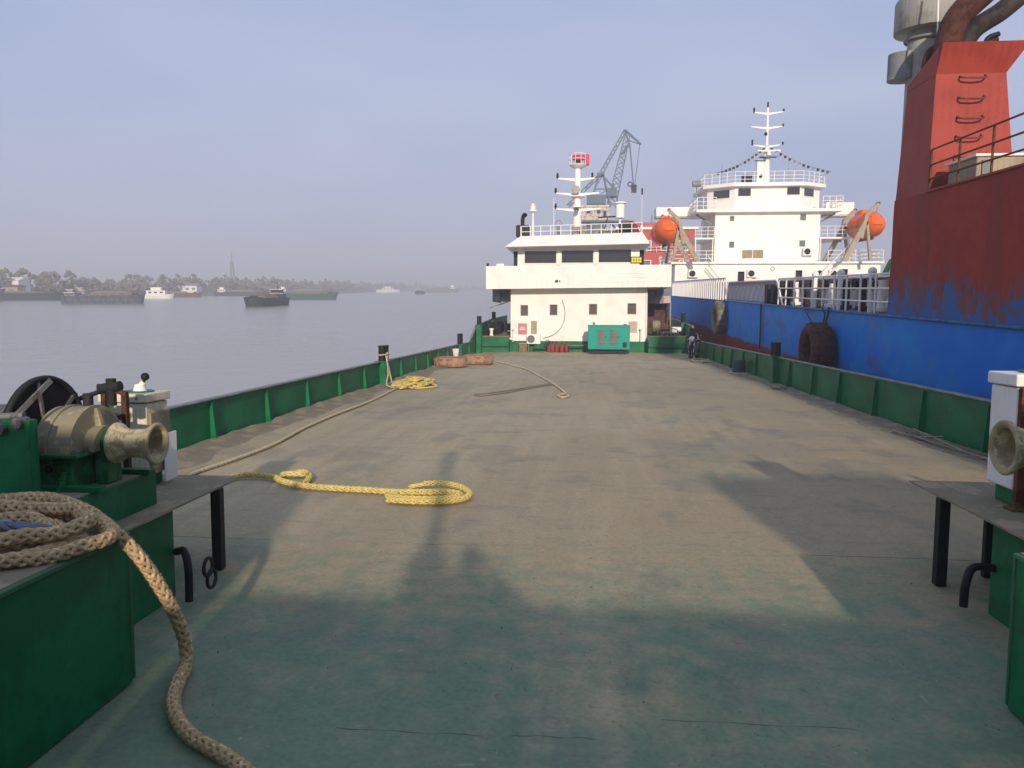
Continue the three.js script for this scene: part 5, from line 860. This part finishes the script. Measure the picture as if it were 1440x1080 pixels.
// ---------------------------------------------------------------- ashore: portal crane, red building, far cranes
function lattice(a, b, w0, w1, n, r) { // four chords and zigzag bracing between two points
  a = V(...a); b = V(...b); const ax = b.clone().sub(a).normalize(), u = V(0, 0, 1), v = V().crossVectors(ax, u).normalize(), out = [], pt = (t, i, j) => { const w = (w0 + (w1 - w0) * t) / 2; const p = a.clone().lerp(b, t).addScaledVector(u, i * w).addScaledVector(v, j * w); return [p.x, p.y, p.z]; };
  for (const [i, j] of [[-1, -1], [1, -1], [1, 1], [-1, 1]]) out.push(bar(pt(0, i, j), pt(1, i, j), r * 1.5));
  for (let k = 0; k < n; k++) for (const [p, q] of [[[-1, -1], [1, -1]], [[1, -1], [1, 1]], [[1, 1], [-1, 1]], [[-1, 1], [-1, -1]]]) { const s = k % 2 ? [p, q] : [q, p]; out.push(bar(pt(k / n, ...s[0]), pt((k + 1) / n, ...s[1]), r)); }
  return out;
}
{
  const c = thing('portal_crane', 'tall grey blue luffing portal crane rising behind the barge wheelhouse', 'crane', [0, 0, -190]);
  for (const x of [-1.5, 6.5]) for (const z of [-4, 4]) mesh('portal_leg', bar([x * 1.2 - 0.3, 2.6, z * 1.3], [x, 17, z * 0.7], 1.0), M.crane, c);
  mesh('portal_beam', [box(9.4, 1.4, 8, 2.6, 17.4, 0), cyl([2.6, 18, 0], [2.6, 20.5, 0], 2.2, 2.0, 20)], M.crane, c);
  mesh('platform', [box(12, 0.35, 5, 4.5, 20.4, 0), bar([8.5, 18.2, 0], [6, 20.2, 0], 0.5)], M.crane, c);
  const hs = mesh('machinery_house', rbox(6.8, 3.6, 4.6, 2.6, 22.4, 0, 0.1), mat(0.55, 0.50, 0.42, 0.7, { map: rustT, tile: 3 }), c);
  for (const x of [1.0, 3.4]) mesh('house_window', box(0.8, 0.8, 0.06, x, 22.6, 2.32), M.dark, hs);
  mesh('house_door', box(0.7, 1.6, 0.06, 4.9, 22.0, 2.32), M.dark, hs);
  mesh('roof_cabin', [rbox(4.5, 2.2, 4, 2.8, 25.5, 0, 0.1)], M.crane, c);
  mesh('tower_frame', [bar([1.2, 24, 1.6], [3.4, 31.5, 0.6], 0.4), bar([1.2, 24, -1.6], [3.4, 31.5, -0.6], 0.4), bar([6.2, 24, 1.6], [4.4, 31.5, 0.6], 0.4), bar([6.2, 24, -1.6], [4.4, 31.5, -0.6], 0.4), bar([2.3, 28, 1.2], [5.3, 28, 1.2], 0.25), bar([1.3, 24.3, 1.6], [5.3, 28, 1.2], 0.2), bar([2.3, 28, 1.2], [4.4, 31.5, 0.6], 0.2), box(1.8, 0.8, 2, 3.8, 31.4, 0)], M.crane, c);
  mesh('rear_stay', lattice([-4, 24.2, 0], [3.6, 31.4, 0], 0.7, 0.6, 6, 0.12), M.crane, c);
  mesh('counterweight', rbox(2.4, 2.0, 3.4, 6.4, 27.2, 0, 0.1), M.crane, c); mesh('counterweight_beam', [bar([4, 31.4, 0.8], [7.6, 27.5, 0.8], 0.4), bar([6.8, 29.5, 0], [8.0, 24.8, 0], 0.3)], M.crane, c);
  mesh('boom', lattice([6.4, 24.0, 0], [10.0, 40.8, 0], 2.2, 1.1, 14, 0.16), M.crane, c);
  mesh('upper_tie', lattice([3.8, 31.6, 0], [9.4, 41.6, 0], 0.8, 0.6, 10, 0.13), M.crane, c);
  mesh('fly_jib', [bar([9.3, 41.8, 0.5], [13.2, 38.4, 0.2], 0.34), bar([9.3, 41.8, -0.5], [13.2, 38.4, -0.2], 0.34), bar([9.9, 39.4, 0], [13.2, 38.4, 0], 0.24), bar([9.3, 41.8, 0], [10.6, 38.2, 0], 0.3), bar([8.6, 36, 0.3], [10.5, 38.5, 0.3], 0.6)], M.crane, c);
  mesh('hoist_rope', [cyl([12.9, 38.3, 0], [11.9, 29, 0], 0.09, 0.09, 5), cyl([10.6, 38.0, 0], [11.6, 29, 0], 0.16, 0.16, 5)], M.crane, c);
  mesh('grab_block', [hull8([[11.2, 27.2, -0.5], [12.3, 27.2, -0.5], [12.3, 27.2, 0.5], [11.2, 27.2, 0.5], [11.0, 29.0, -0.7], [12.4, 29.0, -0.7], [12.4, 29.0, 0.7], [11.0, 29.0, 0.7]].map(p => p)), tor(0.5, 0.14, 'z', 10.8, 29.2, 0)], M.dark, c);
  const b = thing('red_building', 'red walled dock building with pale railings behind the left lifeboat', 'building', [14, 2.6, -134]);
  mesh('wall', [bx(-8.5, 4.4, 0, 11.6, 3, -8), bx(-6, -1, 11.6, 12.8, 1, -6)], mat(0.50, 0.10, 0.085, 0.75, { map: grimeT, tile: 6 }), b);
  mesh('roof_slab', bx(-8.8, 4.7, 11.6, 12.0, 3.3, -8.3), M.white2, b);
  for (let i = 0; i < 4; i++) for (let j = 0; j < 3; j++) { const x = -6.6 + i * 3.0, y = 1.8 + j * 3.2, w = grp('window', b); mesh('window_frame', prismZ([[x - 0.75, y - 0.1], [x + 0.75, y - 0.1], [x + 0.75, y + 1.6], [x - 0.75, y + 1.6]], 3.0, 3.12, [[x - 0.6, x + 0.6, y, y + 1.5]]), M.white2, w); mesh('pane', bx(x - 0.6, x + 0.6, y, y + 1.5, 3.02, 3.05), M.tealDark, w); }
  for (const y of [4.6, 7.8]) railing(b, M.white2, [[-8.4, y, 3.5], [4.3, y, 3.5]], { h: 0.9, rails: 2, gap: 1.6, r: 0.05, name: 'gallery_railing' });
  for (const [x, y, z, label] of [[27, 2.6, -330, 'faint blue far gantry frame standing close beside its taller twin'], [36, 2.6, -335, 'taller faint blue far gantry frame beyond the red building']]) {
    const g = thing('gantry_frame', label, 'gantry', [x, y, z]), hh = x > 30 ? 33 : 29, bm = mat(0.05, 0.10, 0.30, 0.7);
    for (const dx of [-2, 2]) mesh('upright', box(0.9, hh, 0.9, dx, hh / 2, 0), bm, g); for (const yy of [hh * 0.84, hh - 0.4]) mesh('crossbeam', box(5, 0.8, 0.8, 0, yy, 0), bm, g); mesh('top_mast', box(0.4, 3, 0.4, 1, hh + 1.5, 0), bm, g); }
}
// ---------------------------------------------------------------- boats and buildings across the river
function boatHull(L, B, D, sheer = 0.6, bow = 0.25) { // along +x is the bow; y 0 is the water
  const P = [], I = [], n = 20, rows = 4;
  for (let i = 0; i <= n; i++) { const t = i / n, x = (t - 0.5) * L, w = B / 2 * (t > 1 - bow ? Math.sqrt(Math.max(0.02, 1 - ((t - 1 + bow) / bow) ** 2)) : t < 0.1 ? 0.8 + 2 * t : 1), top = D + sheer * (2 * t - 1) ** 2 * (t > 0.5 ? 1.4 : 0.7);
    for (let k = 0; k <= rows; k++) { const q = k / rows; P.push(x + (t > 0.8 ? (q - 0.5) * 0.9 * (t - 0.8) * 5 : 0), -0.6 + (top + 0.6) * q, w * (0.8 + 0.2 * q)); } for (let k = rows; k >= 0; k--) { const q = k / rows; P.push(x + (t > 0.8 ? (q - 0.5) * 0.9 * (t - 0.8) * 5 : 0), -0.6 + (top + 0.6) * q, -w * (0.8 + 0.2 * q)); } }
  const m = 2 * rows + 2; for (let i = 0; i < n; i++) for (let k = 0; k < m - 1; k++) { const a = i * m + k, b = a + m; I.push(a, b, a + 1, a + 1, b, b + 1); }
  for (let k = 1; k < m - 1; k++) { I.push(0, k, k + 1); const e = n * m; I.push(e, e + k + 1, e + k); }
  const g = new THREE.BufferGeometry(); g.setAttribute('position', new THREE.Float32BufferAttribute(P, 3)); g.setIndex(I); const q = g.toNonIndexed(); q.computeVertexNormals(); return q;
}
const hullDark = mat(0.035, 0.04, 0.05, 0.7, { map: rustT, tile: 4 }), hullGrey = mat(0.10, 0.11, 0.13, 0.7, { map: rustT, tile: 4 }), cargo = mat(0.28, 0.22, 0.15, 0.95, { map: dirtT, tile: 4 }), cargoRed = mat(0.30, 0.16, 0.12, 0.9, { map: dirtT, tile: 4 });
function workBoat(name, label, x, z, turn, L, B, D, hm, opt = {}) {
  const o = thing(name, label, opt.cat || 'boat', [x, 0, z], turn);
  mesh('hull', boatHull(L, B, D), hm, o); mesh('deck', bx(-L * 0.44, L * 0.36, D - 0.12, D - 0.05, -B * 0.4, B * 0.4), M.dark, o);
  if (opt.cargo) { const n = 14, g = new THREE.PlaneGeometry(L * 0.6, B * 0.72, 24, 8).rotateX(-Math.PI / 2), p = g.attributes.position; for (let i = 0; i < p.count; i++) { const u = Math.abs(p.getX(i)) / (L * 0.3), v = Math.abs(p.getZ(i)) / (B * 0.36); p.setY(i, D - 0.1 + opt.cargo * (1 - v * v) * (1 - u ** 6) * (0.6 + 0.8 * fbm(p.getX(i) * 0.4, p.getZ(i), n, 3))); } g.translate(0.02 * L, 0, 0); g.computeVertexNormals(); mesh('cargo', g, opt.cm || cargo, o); }
  mesh('coaming', [bx(-L * 0.32, L * 0.34, D - 0.05, D + 0.45, B * 0.36, B * 0.4), bx(-L * 0.32, L * 0.34, D - 0.05, D + 0.45, -B * 0.36, -B * 0.4)], hm, o);
  if (opt.house) { const [hx, hl, hh, m] = opt.house, h = mesh('wheelhouse', [rbox(hl, hh, B * 0.6, hx * L, D + hh / 2, 0, 0.08), rbox(hl * 0.55, hh * 0.7, B * 0.45, hx * L, D + hh * 1.3, 0, 0.08)], m, o); mesh('roof', [box(hl * 0.7, 0.12, B * 0.55, hx * L, D + hh * 1.67, 0), box(hl * 1.1, 0.1, B * 0.7, hx * L, D + hh, 0)], M.white2, h); for (const s of [-1, 1]) for (let i = 0; i < 3; i++) mesh('house_window', box(hl * 0.16, hh * 0.3, 0.05, hx * L + (i - 1) * hl * 0.3, D + hh * 0.6, s * (B * 0.3 + 0.02)), M.glass, h); mesh('mast', cyl([hx * L, D + hh * 1.6, 0], [hx * L, D + hh * 1.6 + 3, 0], 0.08), M.dark, o); }
  for (let i = 0; i < 8; i++) mesh('rail_post', cyl([L * (-0.42 + i * 0.11), D, B * 0.46], [L * (-0.42 + i * 0.11), D + 0.9, B * 0.46], 0.05, 0.05, 5), M.greyVent, o);
  mesh('bow_winch', [rbox(1.2, 0.9, 1.6, L * 0.4, D + 0.6, 0, 0.1)], M.dark, o);
  return o;
}
workBoat('river_barge', 'dark laden river barge lying in midstream with heaped reddish cargo', -81, -192, -1.52, 22, 6.2, 1.7, hullDark, { cargo: 1.5, cm: cargoRed, house: [-0.38, 3.4, 1.5, M.dark], cat: 'barge' });
workBoat('river_barge', 'long dark grey barge moored before the far bank sheds', -138, -212, 0.06, 23, 6, 2.1, hullGrey, { cargo: 0.8, house: [-0.4, 3, 1.2, M.grey], cat: 'barge' });
workBoat('passenger_boat', 'small white passenger boat between the grey barge and the bank buildings', -187, -325, 0.2, 14, 5, 1.4, M.white2, { house: [0, 8, 2.1, M.white2] });
workBoat('river_barge', 'black barge cut by the frame at the near end of the far bank', -206, -268, 0.5, 26, 7, 2.4, hullDark, { cargo: 1.0, house: [-0.3, 4, 2, M.dark], cat: 'barge' });
workBoat('river_barge', 'pale grey barge lying far down the bank beyond the laden midstream barge', -172, -470, 0.35, 38, 8, 2.3, hullGrey, { cargo: 1.8, house: [-0.38, 4, 1.8, M.white2], cat: 'barge' });
workBoat('river_barge', 'dark green barge moored just behind the laden midstream barge', -110, -300, 0.1, 24, 7, 2.0, mat(0.04, 0.09, 0.06, 0.7), { cargo: 1.2, cat: 'barge' });
workBoat('river_tug', 'small dark tug far out in midstream heading this way', -118, -552, -1.5, 12, 6.5, 1.8, hullDark, { house: [-0.05, 4, 1.5, M.grey], cat: 'tug' });
workBoat('river_barge', 'tiny greenish barge far downstream beside the tug', -140, -760, 0.2, 34, 8, 3.2, mat(0.14, 0.18, 0.10, 0.8), { cargo: 2, house: [0.3, 5, 2.4, M.white2], cat: 'barge' });
workBoat('white_ferry', 'faint white ferry far downstream in the haze', -205, -800, 0.3, 24, 7, 2.4, M.white2, { house: [0, 12, 2.2, M.white2] });
workBoat('river_barge', 'brown laden barge moored to the bank between the sheds and the grey barge', -212, -330, 0.25, 30, 7, 1.8, mat(0.12, 0.08, 0.06, 0.8), { cargo: 1.6, cm: cargoRed, house: [-0.4, 4, 1.8, M.tan], cat: 'barge' });
workBoat('river_barge', 'low rust coloured barge alongside the bank behind the white passenger boat', -205, -370, 0.2, 28, 7, 1.6, M.rust, { cargo: 1.4, cat: 'barge' });
workBoat('river_barge', 'dark barge with pale wheelhouse moored below the tall thin tower', -196, -430, 0.3, 30, 7, 2.0, hullDark, { cargo: 1.6, house: [-0.36, 4, 1.8, M.white2], cat: 'barge' });
function shed(name, label, x, z, w, h, d, wm, rm, turn = 0.15) { const s = thing(name, label, 'building', [x, 1.8, z], turn); mesh('wall', bx(-w / 2, w / 2, 0, h, d / 2, -d / 2), wm, s); mesh('roof', prismX([[d / 2 + 0.4, h], [0, h + d * 0.16], [-d / 2 - 0.4, h]], -w / 2 - 0.4, w / 2 + 0.4), rm, s); const n = Math.max(2, Math.round(w / 4)); for (let i = 0; i < n; i++) { const q = -w / 2 + (i + 0.5) * w / n; mesh('window', box(w / n * 0.45, h * 0.3, 0.1, q, h * 0.55, d / 2 + 0.03), M.tealDark, s); } }
shed('bank_house', 'white two part house standing above the trees on the far bank', -250, -318, 12, 6, 9, M.white2, M.white2);
shed('bank_house', 'small pale house at the shore behind the grey barge', -236, -300, 9, 3.2, 6, M.tan, M.rust);
shed('bank_shed', 'long low white shed on the far bank behind the passenger boat', -243, -445, 26, 4.2, 9, M.white2, M.grey);
shed('bank_shed', 'long brown roofed shed beside the white shed on the far bank', -252, -415, 22, 3.2, 9, M.rust, M.rust);
shed('bank_shed', 'low red roofed shed at the water by the dark cut barge', -240, -270, 18, 2.6, 8, cargoRed, M.rust);
{
  const t = thing('lattice_tower', 'tall thin hazy tower rising over the far bank', 'tower', [-262, 2, -560]);
  mesh('shaft', [...lattice([0, 0, 0], [0, 22, 0], 3.4, 1.4, 12, 0.22)], M.grey, t); mesh('upper_shaft', cyl([0, 22, 0], [0, 30, 0], 0.5, 0.25, 8), M.grey, t); mesh('platform', [cyl([0, 21.5, 0], [0, 22.1, 0], 1.5, 1.5, 12)], M.grey, t);
}
// ---------------------------------------------------------------- the photographer, whose shadow falls on the deck
{
  const o = thing('person', 'person in dark jacket holding a phone up with both hands, standing at the bow ramp', 'person', [0, 0.655, 0.40]);
  const bones = [[0, 0.92, 0.02, 0, 1.14, 0, 0.15, 0.15], [0, 1.14, 0, 0, 1.36, 0.01, 0.15, 0.16], [-0.14, 1.40, 0.02, 0.14, 1.40, 0.02, 0.085, 0.085], [0, 1.4, 0.02, 0, 1.55, 0, 0.06, 0.055],
    [-0.19, 1.38, 0.02, -0.43, 1.27, -0.10, 0.075, 0.06], [-0.43, 1.27, -0.10, -0.1, 1.5, -0.29, 0.05, 0.034], [0.19, 1.38, 0.02, 0.43, 1.27, -0.10, 0.075, 0.06], [0.43, 1.27, -0.10, 0.1, 1.5, -0.29, 0.05, 0.034],
    [-0.1, 0.9, 0.02, -0.12, 0.48, 0, 0.09, 0.065], [-0.12, 0.48, 0, -0.13, 0.09, 0.03, 0.062, 0.042], [0.1, 0.9, 0.02, 0.12, 0.48, 0, 0.09, 0.065], [0.12, 0.48, 0, 0.13, 0.09, 0.03, 0.062, 0.042],
    [-0.13, 0.05, 0.05, -0.15, 0.04, -0.13, 0.045, 0.035], [0.13, 0.05, 0.05, 0.15, 0.04, -0.13, 0.045, 0.035], [0, 1.64, -0.01, 0, 1.70, 0.01, 0.088, 0.095], [0, 1.62, -0.11, 0, 1.6, -0.115, 0.014, 0.012]];
  const N = 84, mc = new MarchingCubes(N, new THREE.MeshStandardMaterial(), false, false, 120000); mc.isolation = 0;
  const S = 0.95, C = [0, 0.92, -0.02];
  for (let k = 0; k < N; k++) for (let j = 0; j < N; j++) for (let i = 0; i < N; i++) {
    const x = C[0] + (i / N * 2 - 1) * S, y = C[1] + (j / N * 2 - 1) * S, z = C[2] + (k / N * 2 - 1) * S; let e = 0;
    for (const [ax, ay, az, bx2, by, bz, ra, rb] of bones) { const dx = bx2 - ax, dy = by - ay, dz = bz - az, t = clamp(((x - ax) * dx + (y - ay) * dy + (z - az) * dz) / (dx * dx + dy * dy + dz * dz)), d = Math.hypot(x - ax - dx * t, y - ay - dy * t, z - az - dz * t) - (ra + (rb - ra) * t); e += Math.exp(-d * 60); }
    mc.field[k * N * N + j * N + i] = Math.log(Math.max(e, 1e-30)) / 60;
  }
  mc.update();
  const n = mc.count, g = new THREE.BufferGeometry(), pos = new Float32Array(n * 3);
  for (let i = 0; i < n; i++) { pos[3 * i] = mc.positionArray[3 * i] * S + C[0]; pos[3 * i + 1] = mc.positionArray[3 * i + 1] * S + C[1]; pos[3 * i + 2] = mc.positionArray[3 * i + 2] * S + C[2]; }
  g.setAttribute('position', new THREE.BufferAttribute(pos, 3)); g.setAttribute('normal', new THREE.BufferAttribute(mc.normalArray.slice(0, n * 3), 3));
  const colr = new Float32Array(n * 3); for (let i = 0; i < n; i++) { const y = pos[3 * i + 1]; const c = y > 1.5 ? [0.42, 0.26, 0.19] : y > 0.9 ? [0.03, 0.035, 0.05] : y > 0.1 ? [0.05, 0.05, 0.06] : [0.02, 0.02, 0.02]; colr.set(c, 3 * i); } g.setAttribute('color', new THREE.BufferAttribute(colr, 3));
  const fin = []; for (const s of [-1, 1]) { fin.push(sph(0.038, s * 0.092, 1.525, -0.305, 0.6, 1.15, 1)); for (let i = 0; i < 4; i++) fin.push(tube([[s * 0.095, 1.50 + i * 0.019, -0.315], [s * 0.105, 1.50 + i * 0.02, -0.345], [s * 0.085, 1.50 + i * 0.02, -0.362]], 0.008, 8, 6)); fin.push(tube([[s * 0.09, 1.50, -0.30], [s * 0.07, 1.515, -0.315], [s * 0.055, 1.535, -0.33]], 0.0095, 8, 6)); }
  const fg = join(fin); fg.setAttribute('color', new THREE.BufferAttribute(new Float32Array(fg.attributes.position.count * 3).map((_, i) => [0.42, 0.26, 0.19][i % 3]), 3));
  const gi = g; gi.setAttribute('uv', new THREE.BufferAttribute(new Float32Array(n * 2), 2));
  const body = new THREE.Mesh(mergeGeometries([gi, fg]), new THREE.MeshStandardMaterial({ vertexColors: true, roughness: 0.85 })); body.name = 'body'; body.castShadow = body.receiveShadow = true; o.add(body);
  mesh('hair', [sph(0.102, 0, 1.715, 0.02, 1, 0.95, 1.02), sph(0.045, 0, 1.62, 0.075, 1.7, 1.3, 0.8)], M.black, o);
  for (const s of [-1, 1]) { mesh('eye', sph(0.013, s * 0.034, 1.665, -0.093), M.black, o); mesh('ear', sph(0.028, s * 0.096, 1.655, 0.0, 0.4, 1.1, 0.8), mat(0.42, 0.26, 0.19, 0.7), o); }
  mesh('mouth', rbox(0.045, 0.008, 0.01, 0, 1.585, -0.098, 0.003), mat(0.35, 0.12, 0.1, 0.6), o);
  aboard(o);
  const ph = thing('phone', 'dark phone held in front of the face of the person at the bow', 'phone', [0, 2.16, 0.055]); mesh('phone_case', rbox(0.155, 0.075, 0.009, 0, 0.035, 0, 0.004), M.black, ph); mesh('phone_screen', box(0.145, 0.067, 0.002, 0, 0.035, 0.0056), M.glass, ph); aboard(ph);
}
renderer.render(scene, camera);
